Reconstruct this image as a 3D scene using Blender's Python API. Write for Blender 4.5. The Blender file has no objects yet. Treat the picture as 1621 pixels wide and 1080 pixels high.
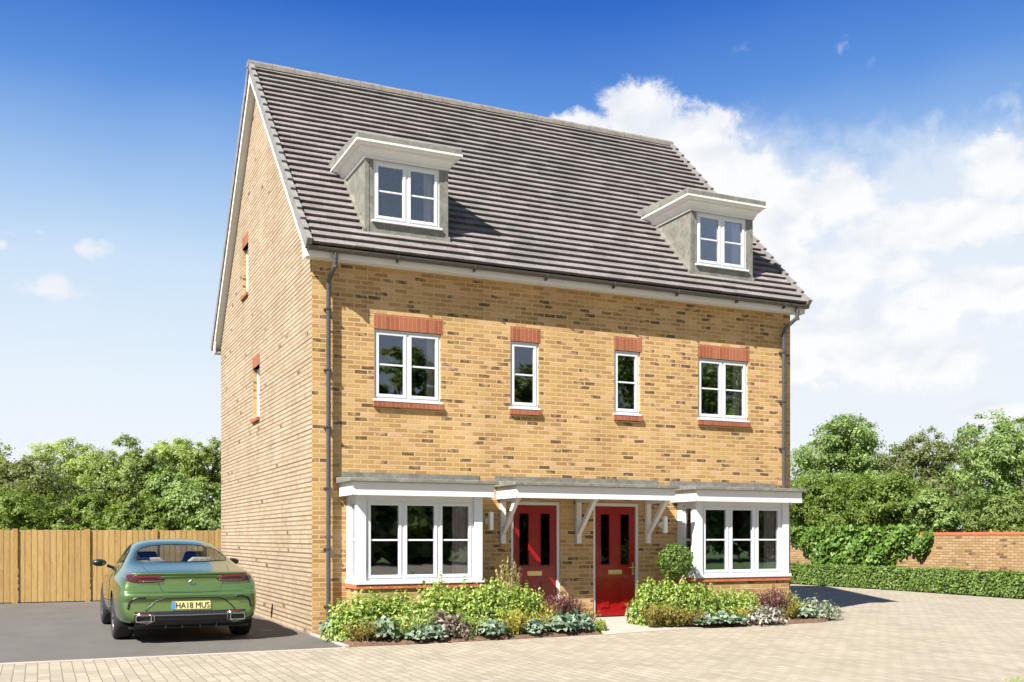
import bpy, bmesh, math, random
import numpy as np
from mathutils import Vector, Matrix
from mathutils.bvhtree import BVHTree
R_ = math.radians
SC = bpy.context.scene
COL = SC.collection

# ------------------------------------------------------------------ camera
cam = bpy.data.cameras.new('camera')
cam.sensor_width = 36; cam.lens = 35.93; cam.shift_y = 0.1925
cam.clip_start = 0.1; cam.clip_end = 3000
co = bpy.data.objects.new('camera', cam); COL.objects.link(co)
co.location = (-3.853, -15.78, 1.517); co.rotation_euler = (R_(90), 0, R_(-24.8))
SC.camera = co
CX, CY, CZ = co.location; YAW = R_(24.8)

# ------------------------------------------------------------------ sun, sky
SUN_AZ, SUN_EL = R_(61), R_(46)      # light travels toward (+x,+y)
sd = Vector((math.cos(SUN_EL)*math.sin(SUN_AZ), math.cos(SUN_EL)*math.cos(SUN_AZ), -math.sin(SUN_EL)))
sl = bpy.data.lights.new('sun', 'SUN'); sl.energy = 5.0; sl.angle = R_(0.53); sl.color = (1.0, 0.955, 0.88)
so = bpy.data.objects.new('sun', sl); COL.objects.link(so)
so.rotation_euler = sd.to_track_quat('-Z', 'Y').to_euler(); so.location = (-20, -20, 30)

SC.view_settings.view_transform = 'Standard'; SC.view_settings.look = 'None'
SC.view_settings.exposure = 1.4; SC.view_settings.gamma = 1.0
SKY_STRENGTH = 0.1; EXPO = 2.0**SC.view_settings.exposure

class NT:
    """small helper for node trees"""
    def __init__(s, nt): s.nt = nt; s.n = nt.nodes; s.l = nt.links
    def new(s, t, **kw):
        x = s.n.new(t)
        for k, v in kw.items(): setattr(x, k, v)
        return x
    def link(s, a, b): s.l.new(a, b)
    def val(s, sock, v):
        if isinstance(v, bpy.types.NodeSocket): s.l.new(v, sock)
        else: sock.default_value = v
    def math(s, op, a, b=None, c=None, clamp=False):
        x = s.new('ShaderNodeMath', operation=op, use_clamp=clamp)
        s.val(x.inputs[0], a)
        if b is not None: s.val(x.inputs[1], b)
        if c is not None: s.val(x.inputs[2], c)
        return x.outputs[0]
    def mix(s, f, a, b, bt='MIX'):
        x = s.new('ShaderNodeMix', data_type='RGBA', blend_type=bt)
        s.val(x.inputs[0], f)
        for i, v in ((6, a), (7, b)):
            if isinstance(v, (tuple, list)): v = tuple(v) + (1,) * (4 - len(v))
            s.val(x.inputs[i], v)
        return x.outputs[2]
    def ramp(s, f, stops, interp='LINEAR'):
        x = s.new('ShaderNodeValToRGB'); cr = x.color_ramp; cr.interpolation = interp
        while len(cr.elements) < len(stops): cr.elements.new(0.5)
        for e, (p, c) in zip(cr.elements, stops):
            e.position = p; e.color = tuple(c) + (1,) * (4 - len(c)) if isinstance(c, (tuple, list)) else (c, c, c, 1)
        s.val(x.inputs[0], f)
        return x.outputs[0]
    def noise(s, vec, scale, detail=4, rough=0.55, dist=0.0):
        x = s.new('ShaderNodeTexNoise'); x.inputs['Scale'].default_value = scale
        x.inputs['Detail'].default_value = detail; x.inputs['Roughness'].default_value = rough
        x.inputs['Distortion'].default_value = dist
        if vec is not None: s.link(vec, x.inputs['Vector'])
        return x.outputs['Fac']
    def comb(s, x, y, z=0.0):
        c = s.new('ShaderNodeCombineXYZ')
        for i, v in enumerate((x, y, z)): s.val(c.inputs[i], v)
        return c.outputs[0]

def s2l(c):
    return tuple(((v/255)/12.92 if v/255 <= 0.04045 else ((v/255+0.055)/1.055)**2.4) for v in c)

def build_world():
    w = bpy.data.worlds.new('World'); SC.world = w; w.use_nodes = True
    t = NT(w.node_tree); t.n.clear()
    out = t.new('ShaderNodeOutputWorld'); bg = t.new('ShaderNodeBackground'); bg.inputs[1].default_value = SKY_STRENGTH
    t.link(bg.outputs[0], out.inputs[0])
    sky = t.new('ShaderNodeTexSky', sky_type='NISHITA'); sky.sun_disc = False
    sky.sun_elevation = SUN_EL; sky.sun_rotation = R_(241); sky.air_density = 1.0; sky.dust_density = 0.6
    tc = t.new('ShaderNodeTexCoord'); sep = t.new('ShaderNodeSeparateXYZ'); t.link(tc.outputs['Generated'], sep.inputs[0])
    x, y, z = sep.outputs
    az = t.math('MULTIPLY', t.math('ARCTAN2', x, y), 57.2958)
    el = t.math('MULTIPLY', t.math('ARCSINE', z), 57.2958)
    k = 1.0/(SKY_STRENGTH*EXPO)
    def K(c): return tuple(v*k for v in s2l(c))
    # the clear sky pales to white haze low down; bluest high up
    elw = t.math('ADD', el, t.math('MULTIPLY', t.math('SUBTRACT', t.noise(tc.outputs['Generated'], 2.2, 3), 0.5), 5.0))
    f = t.math('DIVIDE', elw, 60.0, clamp=True)
    grad = t.ramp(f, [(0.0, s2l((244, 246, 250))), (0.13, s2l((232, 241, 250))), (0.23, s2l((205, 226, 247))),
                      (0.31, s2l((158, 194, 238))), (0.385, s2l((92, 146, 222))), (0.46, s2l((42, 104, 202))), (0.56, s2l((36, 88, 186))), (1.0, s2l((52, 98, 180)))])
    grad = t.mix(1.0, grad, (k, k, k), 'MULTIPLY')
    base = t.mix(0.04, grad, sky.outputs[0])
    # unseen sky behind the camera, made darker and bluer to cut fill light
    back = t.math('COSINE', t.math('MULTIPLY', t.math('SUBTRACT', az, 25.0), 0.0174533))
    bf = t.new('ShaderNodeMapRange', interpolation_type='SMOOTHSTEP'); t.link(back, bf.inputs[0]); bf.inputs[1].default_value = 0.45; bf.inputs[2].default_value = -0.3
    dark = t.mix(1.0, t.ramp(f, [(0.0, (0.62, 0.68, 0.76)), (0.3, (0.42, 0.52, 0.70)), (1.0, (0.20, 0.29, 0.48))]), (k, k, k), 'MULTIPLY')
    base = t.mix(bf.outputs[0], base, dark)
    # clouds: blobs in azimuth / elevation broken up by noise
    nz1 = t.noise(t.comb(az, t.math('MULTIPLY', el, 1.25)), 0.30, 8, 0.60, 0.25)
    nz2 = t.noise(t.comb(t.math('ADD', az, 40.0), el), 1.2, 6, 0.65, 0.4)
    def cloud(blobs, edge, soft, amp):
        m = None
        for (a, e, ra, re) in blobs:
            dx = t.math('DIVIDE', t.math('SUBTRACT', az, a), ra); dy = t.math('DIVIDE', t.math('SUBTRACT', el, e), re)
            r = t.math('SQRT', t.math('ADD', t.math('MULTIPLY', dx, dx), t.math('MULTIPLY', dy, dy)))
            v = t.math('SUBTRACT', 1.0, r)
            m = v if m is None else t.math('MAXIMUM', m, v)
        m = t.math('ADD', m, t.math('MULTIPLY', t.math('SUBTRACT', nz1, 0.5), amp))
        m = t.math('ADD', m, t.math('MULTIPLY', t.math('SUBTRACT', nz2, 0.5), amp*0.35))
        mr = t.new('ShaderNodeMapRange', interpolation_type='SMOOTHSTEP'); t.link(m, mr.inputs[0])
        mr.inputs[1].default_value = edge; mr.inputs[2].default_value = edge+soft
        return mr.outputs[0]
    def AE(u, v):
        r = (u-810.5)/1618; h = (852-v)/1618
        return (24.8+math.degrees(math.atan(r)), math.degrees(math.atan(h/math.hypot(1, r))))
    def B(u, v, ru, rv):
        a, e = AE(u, v); return (a, e, ru/28.0, rv/28.0)
    veil = cloud([B(1430, 480, 460, 270), B(1130, 330, 240, 150), B(1560, 330, 320, 130), B(1250, 400, 260, 190)], 0.0, 0.5, 0.7)
    big = cloud([B(1010, 195, 90, 78), B(1090, 250, 130, 85), B(930, 215, 90, 45), B(1150, 300, 140, 90), B(1335, 318, 80, 56), B(1600, 280, 85, 72), B(1340, 540, 230, 85), B(1450, 570, 130, 55),
                 B(1250, 320, 110, 50), B(1200, 390, 150, 90), B(1500, 350, 220, 48), B(1420, 430, 70, 36), B(1600, 650, 90, 26), B(1540, 460, 150, 40), B(1300, 430, 160, 60)], 0.09, 0.40, 1.6)
    small = cloud([B(95, 462, 84, 22), B(80, 448, 48, 26), B(140, 397, 42, 22), B(20, 370, 28, 13), B(62, 368, 30, 13), B(4, 386, 18, 14)], 0.30, 0.75, 3.0)
    wisp = cloud([B(1375, 118, 50, 50), B(1330, 80, 34, 46), B(1490, 175, 60, 60), B(1570, 150, 110, 44), B(1600, 170, 80, 70), B(870, 190, 90, 45), B(1180, 80, 60, 26)], 0.75, 1.1, 4.2)
    shade = t.noise(t.comb(az, t.math('MULTIPLY', el, 1.6)), 0.35, 5, 0.5, 0.2)
    ccol = t.ramp(shade, [(0.32, s2l((234, 239, 247))), (0.55, s2l((254, 254, 255)))])
    ccol = t.mix(1.0, ccol, (k, k, k), 'MULTIPLY')
    c = t.mix(t.math('MULTIPLY', veil, 0.72), base, K((238, 243, 250)))
    c = t.mix(t.math('MULTIPLY', big, 0.96), c, ccol)
    c = t.mix(t.math('MULTIPLY', small, 0.75), c, K((246, 246, 250)))
    c = t.mix(t.math('MULTIPLY', wisp, 0.42), c, K((235, 241, 252)))
    t.link(c, bg.inputs[0])
build_world()

# ------------------------------------------------------------------ materials
MATS = {}
def newmat(name):
    m = bpy.data.materials.new(name); m.use_nodes = True
    t = NT(m.node_tree); b = t.n['Principled BSDF']; MATS[name] = m
    return m, t, b
def pos(t):
    return t.new('ShaderNodeNewGeometry').outputs['Position']
def simple(name, col, rough=0.5, metal=0.0, var=0.0, vscale=6.0, bump=0.0, bscale=60, coat=0.0, spec=None):
    m, t, b = newmat(name)
    b.inputs['Roughness'].default_value = rough; b.inputs['Metallic'].default_value = metal
    if spec is not None: b.inputs['Specular IOR Level'].default_value = spec
    if coat: b.inputs['Coat Weight'].default_value = coat; b.inputs['Coat Roughness'].default_value = 0.03
    p = t.new('ShaderNodeTexCoord').outputs['Object']
    if var:
        n = t.noise(p, vscale, 6, 0.6)
        lo = tuple(c*(1-var) for c in col); hi = tuple(min(1, c*(1+var)) for c in col)
        t.link(t.ramp(n, [(0.3, lo), (0.7, hi)]), b.inputs['Base Color'])
    else: b.inputs['Base Color'].default_value = tuple(col) + (1,)
    if bump:
        bp = t.new('ShaderNodeBump'); bp.inputs['Strength'].default_value = bump; bp.inputs['Distance'].default_value = 0.01
        t.link(t.noise(p, bscale, 5), bp.inputs['Height']); t.link(bp.outputs[0], b.inputs['Normal'])
    return m

def brick_mat(name, stops, mortar, axis, soldier=False, darks=0.07, mortar_size=0.010, bumpy=0.6, perp=None):
    """axis: 'x' courses run along world x, 'y' along world y, 'auto' by face normal"""
    m, t, b = newmat(name)
    g = t.new('ShaderNodeNewGeometry'); sp = t.new('ShaderNodeSeparateXYZ'); t.link(g.outputs['Position'], sp.inputs[0])
    X, Y, Z = sp.outputs
    if axis == 'x': h = X
    elif axis == 'y': h = Y
    else:
        sn = t.new('ShaderNodeSeparateXYZ'); t.link(g.outputs['True Normal'], sn.inputs[0])
        k = t.math('GREATER_THAN', t.math('ABSOLUTE', sn.outputs[0]), 0.6)
        h = t.math('ADD', t.math('MULTIPLY', Y, k), t.math('MULTIPLY', X, t.math('SUBTRACT', 1.0, k)))
    # tiny waviness so that the joints are not ruled lines
    wob = t.math('MULTIPLY', t.math('SUBTRACT', t.noise(g.outputs['Position'], 5.0, 2), 0.5), 0.008)
    if soldier: vec = t.comb(t.math('ADD', Z, 0.0), h)
    else: vec = t.comb(t.math('ADD', h, wob), t.math('ADD', Z, wob))
    def brick(c1, c2, mo, smooth=0.1):
        br = t.new('ShaderNodeTexBrick'); t.link(vec, br.inputs['Vector'])
        br.offset = 0.0 if soldier else 0.5; br.squash = 1.0
        br.inputs['Scale'].default_value = 1.0
        br.inputs['Brick Width'].default_value = 0.30 if soldier else 0.225
        br.inputs['Row Height'].default_value = 0.075
        br.inputs['Mortar Size'].default_value = mortar_size; br.inputs['Mortar Smooth'].default_value = smooth
        br.inputs['Bias'].default_value = 0
        br.inputs['Color1'].default_value = c1 + (1,); br.inputs['Color2'].default_value = c2 + (1,); br.inputs['Mortar'].default_value = mo + (1,)
        return br
    br = brick((0, 0, 0), (1, 1, 1), (0.5, 0.5, 0.5))
    rnd = br.outputs['Color']
    # decorrelate: white noise on the brick's own random value
    wn = t.new('ShaderNodeTexWhiteNoise', noise_dimensions='1D'); t.link(t.math('MULTIPLY', rnd, 917.3), wn.inputs['W'])
    r2 = wn.outputs['Value']
    col = t.ramp(rnd, stops)
    fine = t.noise(g.outputs['Position'], 42, 5, 0.7)
    col = t.mix(0.8, col, t.ramp(fine, [(0.25, (0.70, 0.67, 0.62)), (0.75, (1.16, 1.14, 1.12))]), 'MULTIPLY')
    if darks:
        blot = t.noise(t.comb(t.math('MULTIPLY', h, 7.0), t.math('MULTIPLY', Z, 9.0), 3.3), 1.0, 3)
        dk = t.math('MULTIPLY', t.math('GREATER_THAN', r2, 1-darks*1.6), t.ramp(blot, [(0.36, 0.0), (0.56, 1.0)]))
        mid = t.math('MULTIPLY', t.math('LESS_THAN', r2, 0.19), 0.6 if not perp else 0.2)
        col = t.mix(mid, col, (0.30, 0.165, 0.07))
        col = t.mix(t.math('MULTIPLY', dk, 0.86), col, (0.075, 0.045, 0.03))
    wth = t.noise(t.comb(t.math('MULTIPLY', h, 0.9), t.math('MULTIPLY', Z, 0.45)), 1.0, 7, 0.65)
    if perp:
        # bed joints painted dark for the shade in them, upright joints pale
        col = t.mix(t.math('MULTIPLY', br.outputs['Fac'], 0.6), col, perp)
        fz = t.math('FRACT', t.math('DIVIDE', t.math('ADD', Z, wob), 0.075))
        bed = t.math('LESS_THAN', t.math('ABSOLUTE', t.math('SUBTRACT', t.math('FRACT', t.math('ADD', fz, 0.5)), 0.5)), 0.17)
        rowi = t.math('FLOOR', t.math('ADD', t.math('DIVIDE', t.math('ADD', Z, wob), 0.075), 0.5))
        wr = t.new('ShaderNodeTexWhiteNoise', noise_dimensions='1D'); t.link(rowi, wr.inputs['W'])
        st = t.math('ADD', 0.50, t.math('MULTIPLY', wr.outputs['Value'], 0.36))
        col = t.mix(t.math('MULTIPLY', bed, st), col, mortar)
    else: col = t.mix(br.outputs['Fac'], col, mortar)
    col = t.mix(1.0, col, t.ramp(wth, [(0.3, (0.84, 0.83, 0.81)), (0.68, (1.06, 1.06, 1.06))]), 'MULTIPLY')
    t.link(col, b.inputs['Base Color']); b.inputs['Roughness'].default_value = 0.92
    b.inputs['Specular IOR Level'].default_value = 0.2
    bp = t.new('ShaderNodeBump'); bp.inputs['Strength'].default_value = bumpy; bp.inputs['Distance'].default_value = 0.012
    hh = t.math('ADD', t.math('SUBTRACT', 1.0, br.outputs['Fac']), t.math('MULTIPLY', fine, 0.35))
    t.link(hh, bp.inputs['Height']); t.link(bp.outputs[0], b.inputs['Normal'])
    return m

YB = [(0.0, (0.31, 0.185, 0.078)), (0.25, (0.405, 0.255, 0.102)), (0.55, (0.445, 0.290, 0.124)), (0.8, (0.475, 0.315, 0.143)), (1.0, (0.52, 0.340, 0.205))]
brick_mat('brick_front', YB, (0.48, 0.345, 0.190), 'auto', darks=0.105)
brick_mat('brick_gable', [(0, (0.34, 0.262, 0.180)), (0.5, (0.385, 0.310, 0.222)), (1, (0.41, 0.33, 0.25))], (0.075, 0.050, 0.032), 'y', darks=0.012, mortar_size=0.010, bumpy=0.5, perp=(0.36, 0.29, 0.21))  # dark joint colour paints the shade of recessed bed joints
brick_mat('brick_red', [(0, (0.25, 0.078, 0.040)), (1, (0.335, 0.124, 0.068))], (0.34, 0.175, 0.11), 'auto', soldier=True, darks=0.0, mortar_size=0.005)
brick_mat('brick_garden', [(0, (0.265, 0.178, 0.088)), (0.5, (0.335, 0.228, 0.118)), (1, (0.37, 0.26, 0.15))], (0.19, 0.13, 0.075), 'auto', darks=0.05)
simple('red_coping', (0.42, 0.12, 0.05), 0.9, var=0.3, vscale=20)
simple('white_upvc', (0.60, 0.615, 0.64), 0.28, var=0.02, vscale=3)
simple('white_paint', (0.62, 0.61, 0.60), 0.45, var=0.04, vscale=5, bump=0.05)
simple('verge_grey', (0.175, 0.165, 0.16), 0.8, var=0.2, vscale=9)
simple('gutter_grey', (0.07, 0.06, 0.055), 0.35, var=0.15)
simple('pipe_grey', (0.055, 0.052, 0.052), 0.33, var=0.15)
simple('black_void', (0.012, 0.011, 0.011), 0.9)
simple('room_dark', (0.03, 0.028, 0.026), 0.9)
simple('curtain_cream', (0.62, 0.56, 0.50), 0.9, var=0.1)
simple('curtain_taupe', (0.55, 0.44, 0.42), 0.9, var=0.1)
simple('soil', (0.11, 0.06, 0.038), 1.0, var=0.6, vscale=30, bump=1.0, bscale=45)
simple('concrete', (0.33, 0.29, 0.25), 0.9, var=0.10, vscale=4, bump=0.3)
simple('door_red', (0.26, 0.004, 0.006), 0.28, coat=0.4)
simple('brass', (0.75, 0.60, 0.28), 0.28, metal=1.0)
simple('lamp_white', (0.8, 0.8, 0.78), 0.35)
simple('bark', (0.10, 0.07, 0.05), 0.95, var=0.4, vscale=12, bump=0.8)
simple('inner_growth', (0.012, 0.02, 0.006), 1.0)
simple('ridge', (0.175, 0.155, 0.135), 0.8, var=0.25, vscale=9, bump=0.3)

def lead_mat():
    m, t, b = newmat('lead')
    p = pos(t)
    n = t.noise(p, 4.5, 8, 0.72, 0.8); n2 = t.noise(p, 26, 4)
    c = t.ramp(n, [(0.28, (0.11, 0.11, 0.093)), (0.5, (0.185, 0.18, 0.155)), (0.72, (0.275, 0.265, 0.23))])
    c = t.mix(0.5, c, t.ramp(n2, [(0.3, (0.7, 0.7, 0.7)), (0.7, (1.15, 1.15, 1.15))]), 'MULTIPLY')
    t.link(c, b.inputs['Base Color']); b.inputs['Roughness'].default_value = 0.62; b.inputs['Metallic'].default_value = 0.15
lead_mat()
def tile_mat():
    m, t, b = newmat('roof_tile')
    g = t.new('ShaderNodeNewGeometry'); sp = t.new('ShaderNodeSeparateXYZ'); t.link(g.outputs['Position'], sp.inputs[0])
    X, Y, Z = sp.outputs
    row = t.math('FLOOR', t.math('DIVIDE', t.math('SUBTRACT', Z, 5.95), ROWDZ))
    xx = t.math('ADD', t.math('DIVIDE', X, 0.30), t.math('MULTIPLY', t.math('MODULO', row, 2.0), 0.5))
    cell = t.math('FLOOR', xx); fr = t.math('FRACT', xx)
    wn = t.new('ShaderNodeTexWhiteNoise', noise_dimensions='2D'); t.link(t.comb(cell, row), wn.inputs['Vector'])
    c = t.ramp(wn.outputs['Value'], [(0, (0.148, 0.132, 0.128)), (0.5, (0.186, 0.166, 0.162)), (1, (0.222, 0.200, 0.196))])
    n = t.noise(t.comb(X, t.math('MULTIPLY', Z, 3.0), Y), 5.0, 7, 0.7)
    c = t.mix(0.75, c, t.ramp(n, [(0.28, (0.62, 0.64, 0.64)), (0.72, (1.2, 1.18, 1.17))]), 'MULTIPLY')
    big = t.noise(g.outputs['Position'], 0.5, 4)
    c = t.mix(1.0, c, t.ramp(big, [(0.3, (0.88, 0.9, 0.9)), (0.7, (1.08, 1.04, 1.03))]), 'MULTIPLY')
    joint = t.math('LESS_THAN', fr, 0.025)
    c = t.mix(t.math('MULTIPLY', joint, 0.7), c, (0.05, 0.04, 0.04))
    t.link(c, b.inputs['Base Color']); b.inputs['Roughness'].default_value = 0.75
    bp = t.new('ShaderNodeBump'); bp.inputs['Strength'].default_value = 0.35; bp.inputs['Distance'].default_value = 0.01
    t.link(t.noise(g.outputs['Position'], 60, 4), bp.inputs['Height']); t.link(bp.outputs[0], b.inputs['Normal'])
NROW = 31; ROWDZ = (10.68-6.0)/NROW
tile_mat()
def glass_mat(name, tint, refl, mult=2.2):
    m, t, b = newmat(name); t.n.remove(b)
    out = t.n['Material Output']
    tr = t.new('ShaderNodeBsdfTransparent'); tr.inputs[0].default_value = tint + (1,)
    gl = t.new('ShaderNodeBsdfGlossy'); gl.inputs['Roughness'].default_value = 0.015; gl.inputs[0].default_value = (0.9, 0.93, 1.0, 1)
    lw = t.new('ShaderNodeFresnel'); lw.inputs[0].default_value = 1.5
    f = t.math('MAXIMUM', t.math('MULTIPLY', lw.outputs[0], mult, clamp=True), refl)
    p = pos(t)
    bp = t.new('ShaderNodeBump'); bp.inputs['Strength'].default_value = 0.05; bp.inputs['Distance'].default_value = 0.02
    t.link(t.noise(p, 1.3, 2), bp.inputs['Height']); t.link(bp.outputs[0], gl.inputs['Normal'])
    mx = t.new('ShaderNodeMixShader'); t.link(f, mx.inputs[0]); t.link(tr.outputs[0], mx.inputs[1]); t.link(gl.outputs[0], mx.inputs[2])
    t.link(mx.outputs[0], out.inputs[0])
glass_mat('window_glass', (0.95, 0.965, 0.965), 0.13, 2.0)
glass_mat('car_glass', (0.80, 0.86, 0.84), 0.02, 0.45)
glass_mat('door_glass', (0.12, 0.12, 0.12), 0.05, 1.0)

def leaf_mat(name, stops, transl=0.35, rough=0.5):
    m, t, b = newmat(name)
    g = t.new('ShaderNodeNewGeometry')
    n = t.noise(g.outputs['Position'], 0.8 if name.startswith('tree') else 6.0, 3)
    f = t.math('ADD', t.math('MULTIPLY', g.outputs['Random Per Island'], 0.72), t.math('MULTIPLY', n, 0.4), clamp=True)
    c = t.ramp(f, stops)
    t.link(c, b.inputs['Base Color']); b.inputs['Roughness'].default_value = rough; b.inputs['Specular IOR Level'].default_value = 0.35
    tl = t.new('ShaderNodeBsdfTranslucent'); t.link(t.mix(1.0, c, (1.3, 1.35, 0.6), 'MULTIPLY'), tl.inputs[0])
    mx = t.new('ShaderNodeMixShader'); mx.inputs[0].default_value = transl
    t.link(b.outputs[0], mx.inputs[1]); t.link(tl.outputs[0], mx.inputs[2]); t.link(mx.outputs[0], t.n['Material Output'].inputs[0])
leaf_mat('tree_light', [(0.1, (0.16, 0.21, 0.055)), (0.55, (0.29, 0.36, 0.10)), (0.95, (0.42, 0.50, 0.18))], 0.45)
leaf_mat('tree_mid', [(0.1, (0.095, 0.135, 0.035)), (0.55, (0.18, 0.24, 0.065)), (0.95, (0.28, 0.35, 0.115))], 0.45)
leaf_mat('tree_olive', [(0.1, (0.09, 0.11, 0.035)), (0.55, (0.165, 0.19, 0.065)), (0.95, (0.26, 0.29, 0.11))], 0.45)
leaf_mat('tree_lush', [(0.1, (0.09, 0.145, 0.038)), (0.55, (0.19, 0.27, 0.078)), (0.95, (0.33, 0.42, 0.16))], 0.45)
leaf_mat('tree_dark', [(0.1, (0.065, 0.105, 0.018)), (0.55, (0.135, 0.20, 0.034)), (0.95, (0.22, 0.29, 0.06))], 0.45)
leaf_mat('hedge_leaf', [(0.1, (0.05, 0.095, 0.015)), (0.55, (0.12, 0.19, 0.035)), (0.95, (0.23, 0.32, 0.08))])
leaf_mat('ivy_leaf', [(0.1, (0.035, 0.085, 0.012)), (0.55, (0.095, 0.18, 0.024)), (0.95, (0.20, 0.31, 0.055))])
leaf_mat('lime_leaf', [(0.1, (0.10, 0.155, 0.025)), (0.5, (0.24, 0.33, 0.065)), (0.95, (0.44, 0.53, 0.16))])
leaf_mat('box_leaf', [(0.1, (0.04, 0.08, 0.014)), (0.5, (0.10, 0.165, 0.03)), (0.95, (0.22, 0.30, 0.07))])
leaf_mat('bronze_leaf', [(0.1, (0.08, 0.055, 0.014)), (0.4, (0.20, 0.145, 0.03)), (0.8, (0.27, 0.26, 0.06)), (1.0, (0.26, 0.10, 0.04))])
leaf_mat('blue_leaf', [(0.1, (0.05, 0.095, 0.055)), (0.5, (0.125, 0.185, 0.12)), (0.95, (0.29, 0.35, 0.26))], 0.2)
leaf_mat('plum_leaf', [(0.1, (0.05, 0.018, 0.02)), (0.5, (0.13, 0.05, 0.05)), (0.95, (0.26, 0.14, 0.12))])
leaf_mat('mauve_leaf', [(0.1, (0.08, 0.045, 0.05)), (0.5, (0.18, 0.13, 0.125)), (0.8, (0.30, 0.26, 0.23)), (1.0, (0.42, 0.39, 0.31))])
leaf_mat('yellow_leaf', [(0.1, (0.14, 0.16, 0.02)), (0.5, (0.34, 0.31, 0.05)), (0.95, (0.56, 0.49, 0.12))])
leaf_mat('silver_leaf', [(0.1, (0.10, 0.09, 0.08)), (0.5, (0.24, 0.23, 0.20)), (0.95, (0.45, 0.43, 0.39))], 0.15)
leaf_mat('sage_leaf', [(0.1, (0.08, 0.12, 0.06)), (0.5, (0.20, 0.245, 0.165)), (0.95, (0.41, 0.40, 0.30))], 0.2)
leaf_mat('copper_leaf', [(0.1, (0.15, 0.13, 0.04)), (0.5, (0.32, 0.27, 0.10)), (0.95, (0.50, 0.38, 0.20))])
leaf_mat('grass_leaf', [(0.1, (0.12, 0.18, 0.04)), (0.5, (0.25, 0.34, 0.08)), (0.95, (0.50, 0.52, 0.22))])

def wood_mat():
    m, t, b = newmat('fence_wood')
    tc = t.new('ShaderNodeNewGeometry'); sp = t.new('ShaderNodeSeparateXYZ'); t.link(tc.outputs['Position'], sp.inputs[0])
    X, Y, Z = sp.outputs
    n = t.noise(t.comb(t.math('MULTIPLY', X, 14.0), Y, t.math('MULTIPLY', Z, 1.3)), 1.6, 8, 0.65, 1.4)
    c = t.ramp(n, [(0.3, (0.285, 0.165, 0.050)), (0.5, (0.35, 0.232, 0.082)), (0.7, (0.41, 0.285, 0.118))])
    c = t.mix(0.35, c, t.ramp(tc.outputs['Random Per Island'], [(0, (0.62, 0.52, 0.40)), (1, (1.15, 1.15, 1.1))]), 'MULTIPLY')
    kn = t.noise(t.comb(t.math('MULTIPLY', X, 3.0), Y, t.math('MULTIPLY', Z, 1.5)), 3.0, 2)
    c = t.mix(t.ramp(kn, [(0.70, 0.0), (0.76, 0.6)]), c, (0.25, 0.11, 0.04))
    t.link(c, b.inputs['Base Color']); b.inputs['Roughness'].default_value = 0.8
    bp = t.new('ShaderNodeBump'); bp.inputs['Strength'].default_value = 0.25; bp.inputs['Distance'].default_value = 0.01
    t.link(n, bp.inputs['Height']); t.link(bp.outputs[0], b.inputs['Normal'])
wood_mat()
def paving_mat():
    m, t, b = newmat('block_paving')
    g = t.new('ShaderNodeNewGeometry'); sp = t.new('ShaderNodeSeparateXYZ'); t.link(g.outputs['Position'], sp.inputs[0])
    X, Y, Z = sp.outputs
    wob = t.math('MULTIPLY', t.math('SUBTRACT', t.noise(g.outputs['Position'], 3.0, 3), 0.5), 0.02)
    br = t.new('ShaderNodeTexBrick'); t.link(t.comb(t.math('ADD', Y, wob), t.math('ADD', X, wob)), br.inputs['Vector'])
    br.offset = 0.5; br.inputs['Scale'].default_value = 1.0
    br.inputs['Brick Width'].default_value = 0.25; br.inputs['Row Height'].default_value = 0.125
    br.inputs['Mortar Size'].default_value = 0.006; br.inputs['Mortar Smooth'].default_value = 0.3
    br.inputs['Color1'].default_value = (0, 0, 0, 1); br.inputs['Color2'].default_value = (1, 1, 1, 1); br.inputs['Mortar'].default_value = (0.5, 0.5, 0.5, 1)
    c = t.ramp(br.outputs['Color'], [(0, (0.258, 0.228, 0.176)), (0.4, (0.288, 0.256, 0.200)), (0.75, (0.306, 0.272, 0.214)), (1, (0.333, 0.292, 0.236))])
    c = t.mix(0.6, c, t.ramp(t.noise(g.outputs['Position'], 30, 5, 0.7), [(0.3, (0.84, 0.83, 0.82)), (0.7, (1.08, 1.08, 1.07))]), 'MULTIPLY')
    c = t.mix(t.math('MULTIPLY', br.outputs['Fac'], 0.85), c, (0.14, 0.11, 0.078))
    big = t.noise(g.outputs['Position'], 0.9, 6, 0.6)
    c = t.mix(1.0, c, t.ramp(big, [(0.3, (0.90, 0.89, 0.87)), (0.7, (1.06, 1.05, 1.04))]), 'MULTIPLY')
    t.link(c, b.inputs['Base Color']); b.inputs['Roughness'].default_value = 0.88; b.inputs['Specular IOR Level'].default_value = 0.25
    bp = t.new('ShaderNodeBump'); bp.inputs['Strength'].default_value = 0.5; bp.inputs['Distance'].default_value = 0.008
    hh = t.math('ADD', t.math('MULTIPLY', br.outputs['Fac'], -1.0), t.math('MULTIPLY', t.noise(g.outputs['Position'], 70, 4), 0.4))
    t.link(hh, bp.inputs['Height']); t.link(bp.outputs[0], b.inputs['Normal'])
paving_mat()
def asphalt_mat():
    m, t, b = newmat('asphalt')
    p = pos(t)
    c = t.ramp(t.noise(p, 130, 4, 0.8), [(0.3, (0.070, 0.064, 0.057)), (0.7, (0.118, 0.109, 0.096))])
    c = t.mix(0.9, c, t.ramp(t.noise(p, 1.1, 6, 0.65), [(0.3, (0.78, 0.78, 0.78)), (0.7, (1.14, 1.13, 1.11))]), 'MULTIPLY')
    t.link(c, b.inputs['Base Color']); b.inputs['Roughness'].default_value = 0.82
    bp = t.new('ShaderNodeBump'); bp.inputs['Strength'].default_value = 0.6; bp.inputs['Distance'].default_value = 0.006
    t.link(t.noise(p, 150, 3), bp.inputs['Height']); t.link(bp.outputs[0], b.inputs['Normal'])
asphalt_mat()
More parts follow.
